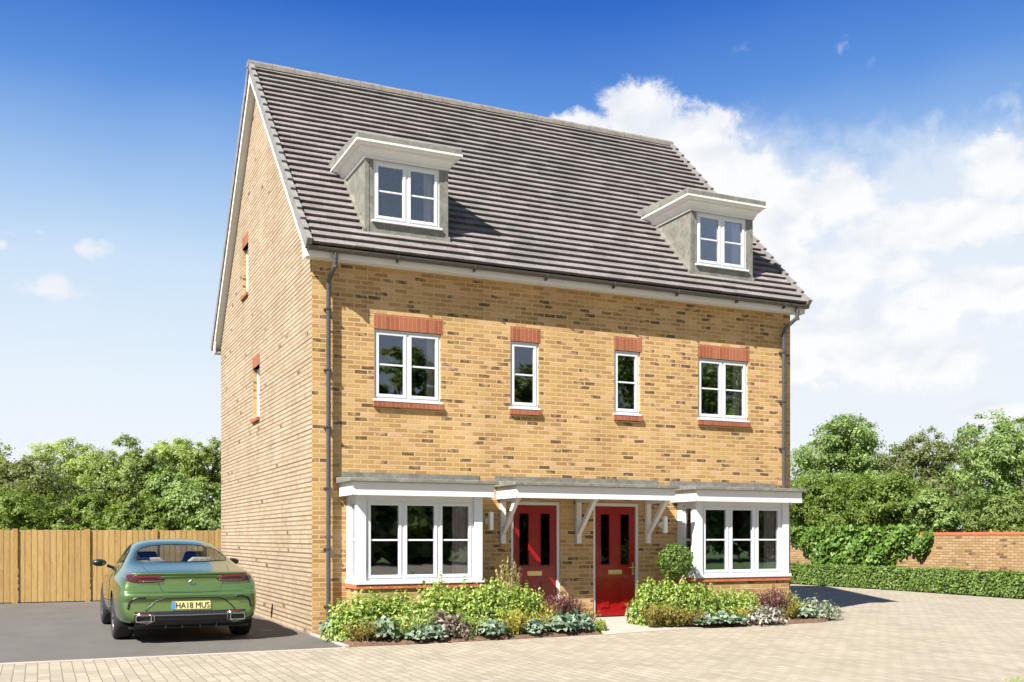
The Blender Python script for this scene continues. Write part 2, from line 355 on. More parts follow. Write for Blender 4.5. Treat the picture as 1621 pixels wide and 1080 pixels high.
def paint_mat():
    m, t, b = newmat('car_paint')
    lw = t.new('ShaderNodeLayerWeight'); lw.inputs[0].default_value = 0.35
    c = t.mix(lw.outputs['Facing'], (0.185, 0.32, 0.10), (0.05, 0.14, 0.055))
    t.link(c, b.inputs['Base Color']); b.inputs['Metallic'].default_value = 0.8; b.inputs['Roughness'].default_value = 0.28
    b.inputs['Coat Weight'].default_value = 1.0; b.inputs['Coat Roughness'].default_value = 0.02
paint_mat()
simple('black_plastic', (0.012, 0.012, 0.013), 0.35)
simple('rubber', (0.018, 0.018, 0.018), 0.75, bump=0.1)
simple('chrome', (0.45, 0.45, 0.46), 0.16, metal=1.0)
simple('alloy', (0.45, 0.45, 0.46), 0.3, metal=1.0)
simple('tail_red', (0.10, 0.008, 0.014), 0.06, coat=1.0)
simple('tail_dark', (0.05, 0.008, 0.012), 0.06, coat=1.0)
simple('plate_yellow', (0.62, 0.56, 0.26), 0.4)
simple('plate_blue', (0.06, 0.25, 0.62), 0.4)
simple('seat_leather', (0.30, 0.26, 0.25), 0.55)
simple('seat_dark', (0.03, 0.035, 0.045), 0.5)
simple('grass_ground', (0.07, 0.12, 0.03), 1.0, var=0.35, vscale=3)

# ------------------------------------------------------------------ object helpers
def tag(o, label=None, cat=None, group=None, kind=None):
    if label: o['label'] = label
    if cat: o['category'] = cat
    if group: o['group'] = group
    if kind: o['kind'] = kind
    return o
def empty(name, loc=(0, 0, 0), rz=0.0):
    o = bpy.data.objects.new(name, None); COL.objects.link(o); o.location = loc; o.rotation_euler = (0, 0, rz)
    o.empty_display_size = 0.3
    return o
def link_mesh(name, verts, faces, mat, parent=None, smooth=False, loc=None, rz=0.0):
    me = bpy.data.meshes.new(name); me.from_pydata([tuple(v) for v in verts], [], faces); me.update()
    if smooth: me.polygons.foreach_set('use_smooth', [True]*len(me.polygons))
    me.materials.append(MATS[mat])
    o = bpy.data.objects.new(name, me); COL.objects.link(o)
    if parent: o.parent = parent
    if loc is not None: o.location = loc
    if rz: o.rotation_euler = (0, 0, rz)
    return o
class MB:
    def __init__(s): s.v = []; s.f = []
    def add(s, vs, fs):
        n = len(s.v); s.v += [tuple(v) for v in vs]; s.f += [[i+n for i in f] for f in fs]; return s
    def box(s, x0, x1, y0, y1, z0, z1):
        v = [(x0, y0, z0), (x1, y0, z0), (x1, y1, z0), (x0, y1, z0), (x0, y0, z1), (x1, y0, z1), (x1, y1, z1), (x0, y1, z1)]
        return s.add(v, [(0, 3, 2, 1), (4, 5, 6, 7), (0, 1, 5, 4), (1, 2, 6, 5), (2, 3, 7, 6), (3, 0, 4, 7)])
    def prism(s, poly, axis, a, b):
        """poly: 2D points; axis 'x': (y,z), 'y': (x,z), 'z': (x,y); extruded from a to b"""
        def P(p, q):
            if axis == 'x': return (q, p[0], p[1])
            if axis == 'y': return (p[0], q, p[1])
            return (p[0], p[1], q)
        n = len(poly); v = [P(p, a) for p in poly] + [P(p, b) for p in poly]
        f = [list(range(n))[::-1], list(range(n, 2*n))] + [(i, (i+1) % n, n+(i+1) % n, n+i) for i in range(n)]
        return s.add(v, f)
    def tube(s, pts, r, n=10, cap=True, radii=None):
        pts = [Vector(p) for p in pts]; rings = []
        up0 = Vector((0, 0, 1))
        for i, p in enumerate(pts):
            d = (pts[min(i+1, len(pts)-1)]-pts[max(i-1, 0)]).normalized()
            u = up0 if abs(d.dot(up0)) < 0.95 else Vector((0, 1, 0))
            a = d.cross(u).normalized(); b = d.cross(a)
            rr = radii[i] if radii else r
            rings.append([p+(a*math.cos(2*math.pi*k/n)+b*math.sin(2*math.pi*k/n))*rr for k in range(n)])
        v = [q for rg in rings for q in rg]; f = []
        for i in range(len(pts)-1):
            for k in range(n):
                k2 = (k+1) % n; f.append((i*n+k, i*n+k2, (i+1)*n+k2, (i+1)*n+k))
        if cap: f.append(list(range(n))); f.append([(len(pts)-1)*n+k for k in range(n)][::-1])
        return s.add(v, f)
    def build(s, name, mat, parent=None, smooth=False, loc=None, rz=0.0, bevel=0.0):
        o = link_mesh(name, s.v, s.f, mat, parent, smooth, loc, rz)
        bm = bmesh.new(); bm.from_mesh(o.data); bmesh.ops.recalc_face_normals(bm, faces=bm.faces); bm.to_mesh(o.data); bm.free()
        if bevel:
            md = o.modifiers.new('bevel', 'BEVEL'); md.width = bevel; md.segments = 2; md.limit_method = 'ANGLE'; md.angle_limit = R_(40)
        return o
def copy_thing(o, loc, rz=0.0, scale=None):
    c = o.copy(); COL.objects.link(c); c.location = loc; c.rotation_euler = (0, 0, rz)
    if scale is not None: c.scale = scale if isinstance(scale, tuple) else (scale,)*3
    for ch in list(o.children):
        d = ch.copy(); COL.objects.link(d); d.parent = c
        for g in list(ch.children):
            e = g.copy(); COL.objects.link(e); e.parent = d
    return c

# back projection used to place vegetation from measurements (pixel of the photo -> ground point)
def ray(u, v):
    r = (u-810.5)/1618; w = (852-v)/1618
    return (math.sin(YAW)+r*math.cos(YAW), math.cos(YAW)-r*math.sin(YAW), w)
def at_depth(u, z):           # ground point below image column u at camera depth z
    d = ray(u, 852); return (CX+d[0]*z, CY+d[1]*z)
def on_ground(u, v):
    d = ray(u, v); t = -CZ/d[2]; return (CX+d[0]*t, CY+d[1]*t)

# ================================================================== SETTING
def sheet(name, poly, z, mat):
    me = link_mesh(name, [(x, y, z) for x, y in poly], [list(range(len(poly)))], mat)
    return tag(me, kind='structure')
sheet('ground', [(-1500, -1500), (1500, -1500), (1500, 1500), (-1500, 1500)], 0, 'grass_ground')
sheet('paved_road', [(-40, -40), (19.3, -40), (19.3, 40), (-40, 40)], 0.004, 'block_paving')
sheet('driveway', [(-14, -2.0), (-0.03, -2.0), (-0.03, 10.6), (-14, 10.6)], 0.008, 'asphalt')
k = MB(); k.box(-0.03, 0.04, -2.0, -0.002, 0.0, 0.035)
tag(k.build('kerb_edging', 'concrete', bevel=0.006), kind='structure')
k = MB(); k.box(-14, -0.03, -2.10, -2.001, 0.0, 0.012)
tag(k.build('kerb_strip', 'concrete', bevel=0.004), kind='structure')
# planting beds: slightly mounded soil
def soil_bed(name, poly, h=0.05):
    bm = bmesh.new(); vs = [bm.verts.new((x, y, 0.009)) for x, y in poly]; f = bm.faces.new(vs)
    bmesh.ops.triangulate(bm, faces=[f]); bmesh.ops.subdivide_edges(bm, edges=bm.edges[:], cuts=18, use_grid_fill=True)
    rnd = random.Random(5)
    def inside(x, y):
        d = 9
        n = len(poly)
        for i in range(n):
            a = Vector(poly[i]); b = Vector(poly[(i+1) % n]); p = Vector((x, y)); ab = b-a
            t = max(0, min(1, (p-a).dot(ab)/ab.length_squared)); d = min(d, (p-(a+ab*t)).length)
        return d
    for v in bm.verts:
        d = inside(v.co.x, v.co.y); v.co.z += min(d*0.5, h)*(0.6+0.7*rnd.random())
    me = bpy.data.meshes.new(name); bm.to_mesh(me); bm.free(); me.materials.append(MATS['soil'])
    o = bpy.data.objects.new(name, me); COL.objects.link(o); return tag(o, kind='structure')
soil_bed('soil_bed', [(0.04, -0.003), (0.04, -1.93), (0.9, -1.98), (2.6, -1.92), (4.2, -1.78), (4.35, -1.2), (4.55, -0.003)])
soil_bed('soil_bed', [(6.05, -0.003), (6.25, -0.8), (6.5, -1.45), (7.6, -1.5), (8.9, -1.46), (9.45, -1.15), (9.6, -0.6), (9.4, -0.003)])
# front path slab rising gently to the door thresholds
pm = MB()
P0 = [(4.55, -0.002), (6.05, -0.002), (6.25, -0.8), (6.52, -1.48), (4.2, -1.86), (4.35, -1.2)]
zz = {0: 0.11, 1: 0.11, 2: 0.07, 3: 0.012, 4: 0.012, 5: 0.06}
n = len(P0)
pm.add([(x, y, zz[i]) for i, (x, y) in enumerate(P0)]+[(x, y, 0.0) for x, y in P0], [[0, 1, 2, 5], [5, 2, 3, 4]]+[(i, (i+1) % n, n+(i+1) % n, n+i) for i in range(n)])
tag(pm.build('footpath', 'concrete'), kind='structure')

# ================================================================== HOUSE
W, D = 9.40, 8.80
house = empty('semi_detached_house', (0, 0, 0))
tag(house, 'pair of joined yellow brick houses with grey tiled roof, two dormers and two red doors', 'house')
EY, EZ, RY, RZ = -0.33, 6.0, 4.40, 10.68           # roof edge and ridge (underside of top tile line)
SL = (RZ-EZ)/(RY-EY)
def roofz(y): return EZ+SL*(y-EY) if y <= RY else EZ+SL*((2*RY-y)-EY)

def holes_grid(u0, u1, z0, z1, holes):
    us = sorted({u0, u1} | {h[0] for h in holes} | {h[1] for h in holes}); zs = sorted({z0, z1} | {h[2] for h in holes} | {h[3] for h in holes})
    cells = []
    for i in range(len(us)-1):
        for j in range(len(zs)-1):
            cu, cz = (us[i]+us[i+1])/2, (zs[j]+zs[j+1])/2
            if any(h[0] < cu < h[1] and h[2] < cz < h[3] for h in holes): continue
            cells.append((us[i], us[i+1], zs[j], zs[j+1]))
    return cells
FH = [(1.01, 2.15, 3.71, 4.875), (3.41, 3.95, 3.71, 4.875), (5.45, 5.99, 3.71, 4.875), (7.25, 8.39, 3.71, 4.875),
      (0.74, 2.45, 0.80, 2.12), (6.97, 8.68, 0.80, 2.12), (3.42, 4.36, 0.0, 2.14), (5.02, 5.96, 0.0, 2.14)]
m = MB(); TH = 0.28
for c in holes_grid(0, W, 0, 5.90, FH): m.add([(c[0], 0, c[2]), (c[1], 0, c[2]), (c[1], 0, c[3]), (c[0], 0, c[3])], [(0, 1, 2, 3)])
for a, b, c, d in FH:
    for (p, q) in (((a, c), (b, c)), ((b, c), (b, d)), ((b, d), (a, d)), ((a, d), (a, c))):
        m.add([(p[0], 0, p[1]), (q[0], 0, q[1]), (q[0], TH, q[1]), (p[0], TH, p[1])], [(0, 1, 2, 3)])
link_mesh('wall', m.v, m.f, 'brick_front', house)
link_mesh('wall', [(W, 0, 0), (W, D, 0), (W, D, 5.9), (W, RY, RZ-0.1), (W, 0, 5.9)], [(0, 1, 2, 3, 4)], 'brick_front', house)
link_mesh('wall', [(0, D, 0), (W, D, 0), (W, D, 5.9), (0, D, 5.9)], [(3, 2, 1, 0)], 'brick_front', house)
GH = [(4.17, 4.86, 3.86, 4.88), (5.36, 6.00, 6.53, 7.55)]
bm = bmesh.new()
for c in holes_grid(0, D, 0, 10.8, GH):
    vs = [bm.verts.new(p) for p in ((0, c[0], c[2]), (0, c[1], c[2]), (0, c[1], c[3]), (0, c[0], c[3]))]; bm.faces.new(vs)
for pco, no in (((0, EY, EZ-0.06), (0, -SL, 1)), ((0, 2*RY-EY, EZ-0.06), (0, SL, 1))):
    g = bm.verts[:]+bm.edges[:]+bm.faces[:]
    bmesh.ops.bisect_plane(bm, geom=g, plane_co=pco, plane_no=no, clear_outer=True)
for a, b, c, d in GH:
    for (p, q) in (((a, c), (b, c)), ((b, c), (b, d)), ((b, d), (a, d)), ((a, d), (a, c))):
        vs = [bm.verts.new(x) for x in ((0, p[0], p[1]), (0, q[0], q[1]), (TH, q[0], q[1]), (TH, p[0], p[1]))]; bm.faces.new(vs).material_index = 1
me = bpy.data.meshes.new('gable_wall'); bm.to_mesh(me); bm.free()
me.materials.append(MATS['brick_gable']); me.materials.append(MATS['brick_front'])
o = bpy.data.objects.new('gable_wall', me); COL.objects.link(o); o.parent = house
tag(o, 'pale brick gable wall with shade painted into its bed joints')
# inside: dark rooms behind the windows (floors, party wall and lining)
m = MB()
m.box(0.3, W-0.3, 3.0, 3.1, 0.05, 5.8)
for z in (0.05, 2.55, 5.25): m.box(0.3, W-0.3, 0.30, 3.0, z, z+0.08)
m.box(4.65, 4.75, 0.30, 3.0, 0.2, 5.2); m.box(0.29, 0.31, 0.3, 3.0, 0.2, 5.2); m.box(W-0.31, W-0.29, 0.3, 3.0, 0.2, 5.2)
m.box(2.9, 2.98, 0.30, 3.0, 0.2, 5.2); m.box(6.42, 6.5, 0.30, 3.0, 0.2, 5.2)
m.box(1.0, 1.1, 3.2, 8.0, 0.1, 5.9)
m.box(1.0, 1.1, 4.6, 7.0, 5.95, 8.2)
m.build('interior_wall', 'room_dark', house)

def casement(w, h, cols, parent, loc, rz=0.0, side_names='window', sill=True, fr=0.045, sash=0.045, mul=0.055, bar=True):
    """white casement, local x right, z up, facing -y, origin lower left outer corner of the frame"""
    m = MB(); d0, d1 = 0.0, 0.07
    m.box(0, w, d0, d1, 0, fr); m.box(0, w, d0, d1, h-fr, h); m.box(0, fr, d0, d1, fr, h-fr); m.box(w-fr, w, d0, d1, fr, h-fr)
    iw = (w-2*fr-(cols-1)*mul)/cols; g = MB()
    for i in range(cols):
        x0 = fr+i*(iw+mul); x1 = x0+iw
        if i: m.box(x0-mul, x0, d0, d1, fr, h-fr)
        a, b = -0.012, 0.05; z0, z1 = fr-0.006, h-fr+0.006; xa, xb = x0-0.006, x1+0.006
        m.box(xa, xb, a, b, z0, z0+sash); m.box(xa, xb, a, b, z1-sash, z1)
        m.box(xa, xa+sash, a, b, z0+sash, z1-sash); m.box(xb-sash, xb, a, b, z0+sash, z1-sash)
        if bar: m.box(xa+sash, xb-sash, 0.004, 0.04, (z0+z1)/2-0.014, (z0+z1)/2+0.014)
        g.box(xa+sash-0.003, xb-sash+0.003, 0.02, 0.024, z0+sash-0.003, z1-sash+0.003)
    o = m.build('window', 'white_upvc', parent, loc=loc, rz=rz, bevel=0.004)
    g.build('glass', 'window_glass', o)
    if sill:
        s = MB(); s.prism([(-0.06, -0.04), (-0.06, -0.006), (0.0, 0.0), (0.06, 0.0), (0.06, -0.04)], 'x', -0.02, w+0.02)
        s.build('sill', 'white_upvc', o, bevel=0.004)
    return o
for (a, b, c, d), n in zip(FH[:4], (2, 1, 1, 2)):
    casement(b-a, d-c-0.045, n, house, (a, 0.035, c+0.045))
    s = MB(); s.prism([(-0.05, c-0.085), (-0.05, c-0.01), (0.03, c+0.003), (0.03, c-0.085)], 'x', a-0.02, b+0.025)
    s.build('brick_sill', 'brick_red', house)
    s = MB(); s.box(a-0.005, b+0.03, -0.005, 0.10, d-0.0, d+0.245); s.build('lintel', 'brick_red', house)
for a, b, c, d in GH:
    casement(b-a, d-c-0.04, 1, house, (0.085, b, c+0.04), R_(-90))
    s = MB(); s.box(-0.045, 0.10, a-0.01, b+0.01, c-0.06, c+0.002); s.build('brick_sill', 'brick_red', house)
    s = MB(); s.box(-0.005, 0.10, a-0.01, b+0.01, d, d+0.22); s.build('lintel', 'brick_red', house)

# ---- roof
m = MB(); X0, X1 = -0.13, W+0.13
g = (RY-EY)/NROW; rn = random.Random(3)
nx, nz = 0.0, 0.0
ln = math.hypot(1, SL); un = (-SL/ln, 1/ln)        # outward normal (y,z) of front slope
for side in (0, 1):
    for i in range(NROW):
        y0 = EY+i*g; y1 = EY+(i+1)*g+0.03
        z0, z1 = roofz(EY+i*g), EZ+SL*(y1-EY)
        t0 = 0.074; t1 = 0.014
        pr = [(y0+0.028, z0+0.028*SL), (y0+un[0]*t0, z0+un[1]*t0), (y1+un[0]*t1, z1+un[1]*t1), (y1, z1)]
        if side: pr = [(2*RY-p[0], p[1]) for p in pr]
        step = 0.6; xs = [X0]
        while xs[-1] < X1-1e-6: xs.append(min(X1, xs[-1]+step))
        jit = [rn.uniform(-0.0035, 0.0035) for _ in xs]
        v = []; f = []
        for x, j in zip(xs, jit):
            for q, (py, pz) in enumerate(pr):
                k = j if q == 1 else 0
                v.append((x, py, pz+k))
        for a in range(len(xs)-1):
            for q in range(4): f.append((4*a+q, 4*a+(q+1) % 4, 4*a+4+(q+1) % 4, 4*a+4+q))
        f += [(0, 1, 2, 3), tuple(4*(len(xs)-1)+q for q in (3, 2, 1, 0))]
        m.add(v, f)
roof = m.build('roof', 'roof_tile', house)
# cloaked verge units
NV = 21; L = (RY-EY)/NV
for xa, xb in ((X0-0.045, X0+0.035), (X1-0.035, X1+0.045)):
    m = MB()
    for side in (0, 1):
        for i in range(NV):
            ya, yb = EY-0.02+i*L, EY+(i+1)*L+0.05
            za, zb = EZ+SL*(ya-EY), EZ+SL*(yb-EY)
            t0, t1, dn = 0.125, 0.075, 0.06
            pr = [(ya-un[0]*dn, za-un[1]*dn), (ya+un[0]*t0, za+un[1]*t0), (yb+un[0]*t1, zb+un[1]*t1), (yb-un[0]*dn, zb-un[1]*dn)]
            if i == NV-1: pr = [(min(p[0], RY), p[1]) for p in pr]
            if side: pr = [(2*RY-p[0], p[1]) for p in pr]
            e = 0.0 if i % 2 else 0.002
            m.prism(pr, 'x', xa-e, xb+e)
    m.build('verge', 'verge_grey', roof)
# ridge tiles
m = MB(); x = X0-0.05; NR = 22; rl = (X1-X0+0.1)/NR
for i in range(NR):
    zt = RZ+0.115; pr = []
    for k in range(7):
        a = R_(15+150*k/6); pr.append((RY+0.11*math.cos(a), zt-0.075+0.085*math.sin(a)+ (0.004 if i % 2 else 0)))
    pr += [(RY-0.115, RZ-0.02), (RY+0.115, RZ-0.02)]
    m.prism(pr, 'x', x+0.004, x+rl-0.004); m.box(x-0.008, x+0.004, RY-0.1, RY+0.1, RZ, zt-0.01); x += rl
m.build('ridge_tile', 'ridge', roof)
# bargeboards and verge soffits (both gables, both slopes)
for xa, xb, sa, sb in ((-0.145, -0.122, -0.122, -0.001), (W+0.122, W+0.145, W+0.001, W+0.122)):
    m = MB(); s = MB()
    for side in (0, 1):
        def strip(d0, d1, ya=EY+0.12, yb=RY):
            pr = [(ya, EZ+SL*(ya-EY)-d0), (yb, RZ-d0), (yb, RZ-d1), (ya, EZ+SL*(ya-EY)-d1)]
            return [(2*RY-p[0], p[1]) for p in pr] if side else pr
        m.prism(strip(0.055, 0.27), 'x', xa, xb); s.prism(strip(0.235, 0.255), 'x', sa, sb)
    m.build('bargeboard', 'white_paint', house); s.build('verge_soffit', 'white_paint', house)
# eaves: fascia, soffit, box ends
for ys in (1, -1):
    m = MB()
    def Yp(y): return y if ys == 1 else D-y
    a, b = sorted((Yp(-0.255), Yp(-0.235))); m.box(-0.12, W+0.12, a, b, 5.845, 6.00)
    a, b = sorted((Yp(-0.235), Yp(-0.002))); m.box(-0.12, W+0.12, a, b, 5.862, 5.875)
    for xa, xb in ((-0.144, -0.121), (W+0.121, W+0.144)):
        m.prism([(Yp(-0.258), 5.84), (Yp(-0.258), 5.98), (Yp(0.02), 6.22), (Yp(0.06), 6.05), (Yp(0.0), 5.84)], 'x', xa, xb)
    m.build('fascia', 'white_paint', house, bevel=0.004)
m = MB(); m.box(-0.11, W+0.11, -0.232, -0.19, 5.99, 6.085); m.build('eaves_felt', 'black_plastic', house)
gut = MB(); pr = []
for k in range(9):
    a = R_(180+180*k/8); pr.append((-0.315+0.058*math.cos(a), 5.985+0.062*math.sin(a)))
for k in range(8, -1, -1):
    a = R_(180+180*k/8); pr.append((-0.315+0.053*math.cos(a), 5.985+0.057*math.sin(a)))
gut.prism(pr, 'x', -0.14, W+0.15)
gut.box(-0.145, -0.138, -0.373, -0.257, 5.925, 5.987); gut.box(W+0.148, W+0.155, -0.373, -0.257, 5.925, 5.987)
gutter = gut.build('gutter', 'gutter_grey', house)
for x in (1.30, 2.62, 3.94, 5.26, 6.58, 7.9, 9.0):
    b = MB(); b.tube([(x, -0.315+0.064*math.cos(R_(a)), 5.985+0.068*math.sin(R_(a))) for a in range(180, 361, 30)], 0.012, 6)
    b.box(x-0.012, x+0.012, -0.335, -0.262, 5.885, 5.925); b.build('gutter_bracket', 'gutter_grey', gutter)
for px, zb, lean in ((0.24, 0.0, 0.05), (9.17, 0.0, 0.14)):
    p = MB(); gx = px+lean
    p.tube([(gx, -0.315, 5.93), (gx, -0.315, 5.78), (gx-lean*0.2, -0.29, 5.71), (px+lean*0.15, -0.12, 5.56), (px, -0.09, 5.49), (px, -0.09, 5.3), (px, -0.09, 0.03 if px < 5 else 0.03)], 0.036, 12)
    for z in (5.88, 5.74, 5.46, 3.6, 1.8): 
        p.tube([(gx if z > 5.7 else px, -0.315 if z > 5.7 else -0.09, z), (gx if z > 5.7 else px, -0.315 if z > 5.7 else -0.09, z-0.05)], 0.040, 12)
    po = p.build('downpipe', 'pipe_grey', house, smooth=False)
    for z in (5.10, 4.15, 3.25, 2.30, 1.35, 0.45):
        if px > 5 and 1.0 < z < 2.5: continue
        c = MB(); c.box(px-0.06, px+0.06, -0.055, -0.001, z-0.012, z+0.012); c.box(px-0.042, px+0.042, -0.13, -0.05, z-0.012, z+0.012); c.build('pipe_clip', 'pipe_grey', po)

# ---- dormers
def dormer(x0):
    yf = 0.05; x1 = x0+1.40
    zb = roofz(yf)+0.02; zt = 7.64
    wx0, wx1, wz0, wz1 = x0+0.13, x0+1.265, 6.63, 7.60
    m = MB()
    yb = (zt+0.1-EZ)/SL+EY+0.05
    # front face with a window opening
    for c in holes_grid(x0, x1, zb-0.02, zt, [(wx0, wx1, wz0, wz1)]):
        m.add([(c[0], yf, c[2]), (c[1], yf, c[2]), (c[1], yf, c[3]), (c[0], yf, c[3])], [(0, 1, 2, 3)])
    for (p, q) in (((wx0, wz0), (wx1, wz0)), ((wx1, wz0), (wx1, wz1)), ((wx1, wz1), (wx0, wz1)), ((wx0, wz1), (wx0, wz0))):
        m.add([(p[0], yf, p[1]), (q[0], yf, q[1]), (q[0], yf+0.12, q[1]), (p[0], yf+0.12, p[1])], [(0, 1, 2, 3)])
    for x in (x0, x1): m.add([(x, yf, zb-0.02), (x, yb, zt), (x, yf, zt)], [(0, 1, 2)])
    o = m.build('dormer', 'lead', house)
    # seams and flashings, standing slightly proud
    s = MB()
    s.box(x0-0.012, x0+0.055, yf-0.008, yf-0.001, zb-0.02, zt)
    s.box(x1-0.055, x1+0.012, yf-0.008, yf-0.001, zb-0.02, zt)
    s.box(x0-0.03, x1+0.03, yf-0.13, yf-0.009, zb-0.115, zb-0.095)
    s.prism([(yf-0.14, zb-0.105), (yf-0.008, zb-0.015), (yf-0.008, zb-0.04), (yf-0.14, zb-0.13)], 'x', x0-0.03, x1+0.04)
    for xx in (x0-0.045, x1+0.004):
        def q(y, d): return (y, roofz(y)+d)
        s.prism([q(yf-0.02, 0.03), q(yf-0.02, 0.13), q(1.50, 0.13), q(1.50, 0.03)], 'x', xx, xx+0.041)
    s.build('flashing', 'lead', o)
    # cornice, swept round three sides: profile given by (outward offset, z)
    prof = [(0.0, 7.60), (0.03, 7.60), (0.03, 7.645), (0.045, 7.645), (0.052, 7.67), (0.066, 7.70), (0.088, 7.725), (0.115, 7.738), (0.115, 7.765), (0.135, 7.768), (0.155, 7.785), (0.162, 7.805), (0.19, 7.805), (0.19, 7.84), (0.0, 7.84)]
    c = MB(); v = []; f = []; npf = len(prof)
    for o_, z in prof:
        v += [(x0-o_*1.05, 1.52, z), (x0-o_*1.05, yf-o_, z), (x1+o_*1.05, yf-o_, z), (x1+o_*1.05, 1.52, z)]
    for i in range(npf):
        j = (i+1) % npf
        for k in range(3): f.append((4*i+k, 4*i+k+1, 4*j+k+1, 4*j+k))
    c.add(v, f); c.build('cornice', 'white_paint', o)
    r = MB(); r.prism([(yf-0.18, 7.842), (yf-0.18, 7.93), (yf-0.14, 7.945), (1.85, 8.03), (1.85, 7.87)], 'x', x0-0.19, x1+0.19)
    r.build('lead_roof', 'lead', o, bevel=0.01)
    w = casement(wx1-wx0, wz1-wz0, 2, o, (wx0, yf+0.015, wz0), sill=False)
    w.name = 'window_frame'
    s = MB(); s.box(wx0-0.03, wx1+0.03, yf-0.05, yf+0.014, wz0-0.035, wz0-0.001); s.build('sill', 'white_upvc', o)
    # dark room behind
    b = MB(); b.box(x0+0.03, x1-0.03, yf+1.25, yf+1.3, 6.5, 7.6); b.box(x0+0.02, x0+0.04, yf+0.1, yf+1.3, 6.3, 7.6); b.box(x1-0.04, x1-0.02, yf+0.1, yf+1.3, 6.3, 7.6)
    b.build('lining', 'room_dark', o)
    return o
d1 = dormer(0.88); d2 = dormer(7.12)
tag(d1, 'dormer on the roof slope above the left hand windows'); tag(d2, 'dormer on the roof slope above the right hand windows')

# ---- bay windows
def bay(x0, x1, side_l, side_r):
    yf = -0.60
    m = MB()
    m.box(x0, x1, yf, -0.002, 0.0, 0.735)
    pl = m.build('bay_plinth', 'brick_front', house)
    m = MB(); m.box(x0-0.02, x1+0.02, yf-0.03, -0.003, 0.735, 0.80); m.build('brick_sill', 'red_coping', pl)
    # corner posts + head + wall posts : one white frame
    f = MB(); pw = 0.145; pd = 0.13
    for a, b in ((x0, x0+pw), (x1-pw, x1)): f.box(a, b, yf, yf+pd, 0.86, 2.20)
    for a, b in ((x0, x0+0.07), (x1-0.07, x1)): f.box(a, b, -0.16, -0.002, 0.86, 2.20)
    f.box(x0+pw, x1-pw, yf+0.03, yf+0.12, 2.11, 2.20); 
    for a, b in ((x0+0.015, x0+0.075), (x1-0.075, x1-0.015)): f.box(a, b, yf+pd, -0.16, 2.11, 2.20)
    fo = f.build('bay_window', 'white_upvc', house, bevel=0.004)
    s = MB(); s.box(x0-0.025, x1+0.025, yf-0.045, -0.004, 0.801, 0.861); s.build('sill', 'white_upvc', fo, bevel=0.006)
    w = casement(x1-x0-2*pw, 1.25, 3, fo, (x0+pw, yf+0.04, 0.861), sill=False, mul=0.06); w.name = 'casement'
    wl = casement(0.31, 1.25, 1, fo, (x0+0.03, -0.16, 0.861), R_(-90), sill=False, fr=0.03, sash=0.035); wl.name = 'side_casement'
    wr = casement(0.31, 1.25, 1, fo, (x1-0.03, yf+pd, 0.861), R_(90), sill=False, fr=0.03, sash=0.035); wr.name = 'side_casement'
    return fo
def flat_roof(name, x0, x1, parent, yfas=-0.78, xend=None):
    """white fascia + grey roof slab + flashing: returns the fascia part"""
    f = MB(); f.box(x0, x1, yfas, yfas+0.03, 2.175, 2.372); f.box(x0, x0+0.03, yfas+0.03, -0.003, 2.175, 2.372); f.box(x1-0.03, x1, yfas+0.03, -0.003, 2.175, 2.372)
    f.box(x0+0.03, x1-0.03, yfas+0.03, -0.003, 2.20, 2.215)
    f.box(x0-0.006, x1+0.006, yfas-0.006, yfas, 2.172, 2.20); f.box(x0-0.006, x0, yfas-0.006, -0.003, 2.172, 2.20)
    o = f.build(name, 'white_paint', parent)
    r = MB(); xa, xb, ya = x0-0.06, x1+0.06, yfas-0.06
    v = [(xa, ya, 2.374), (xb, ya, 2.374), (xb, -0.003, 2.374), (xa, -0.003, 2.374), (xa, ya, 2.432), (xb, ya, 2.432), (xb, -0.003, 2.475), (xa, -0.003, 2.475)]
    r.add(v, [(0, 3, 2, 1), (4, 5, 6, 7), (0, 1, 5, 4), (1, 2, 6, 5), (2, 3, 7, 6), (3, 0, 4, 7)])
    r.build('flat_roof', 'lead', o, bevel=0.008)
    return o
def flashing(x0, x1, parent, ztop=2.565):
    m = MB(); m.box(x0, x1, -0.012, -0.001, 2.43, ztop); m.build('flashing', 'lead', parent)
b1 = bay(0.55, 2.64, 1, 1); b2 = bay(6.78, 8.87, 1, 1)
tag(b1, 'bay window left of the red doors'); tag(b2, 'bay window right of the red doors')
r1 = flat_roof('bay_roof', 0.43, 2.76, house); flashing(0.47, 2.83, r1)
r2 = flat_roof('bay_roof', 6.66, 9.02, house); flashing(6.62, 9.05, r2)
cp = flat_roof('door_canopy', 3.15, 6.20, house, yfas=-0.80); flashing(3.12, 6.35, cp)
for x in (3.25, 4.70, 6.13):
    b = MB(); b.box(x-0.045, x+0.045, -0.075, -0.004, 1.42, 2.195)
    b.box(x-0.045, x+0.045, -0.66, -0.075, 2.135, 2.198)
    b.prism([(-0.045, 1.62), (-0.075, 1.56), (-0.60, 2.10), (-0.62, 2.134), (-0.52, 2.134)], 'x', x-0.035, x+0.035)
    b.build('bracket', 'white_paint', cp, bevel=0.004)

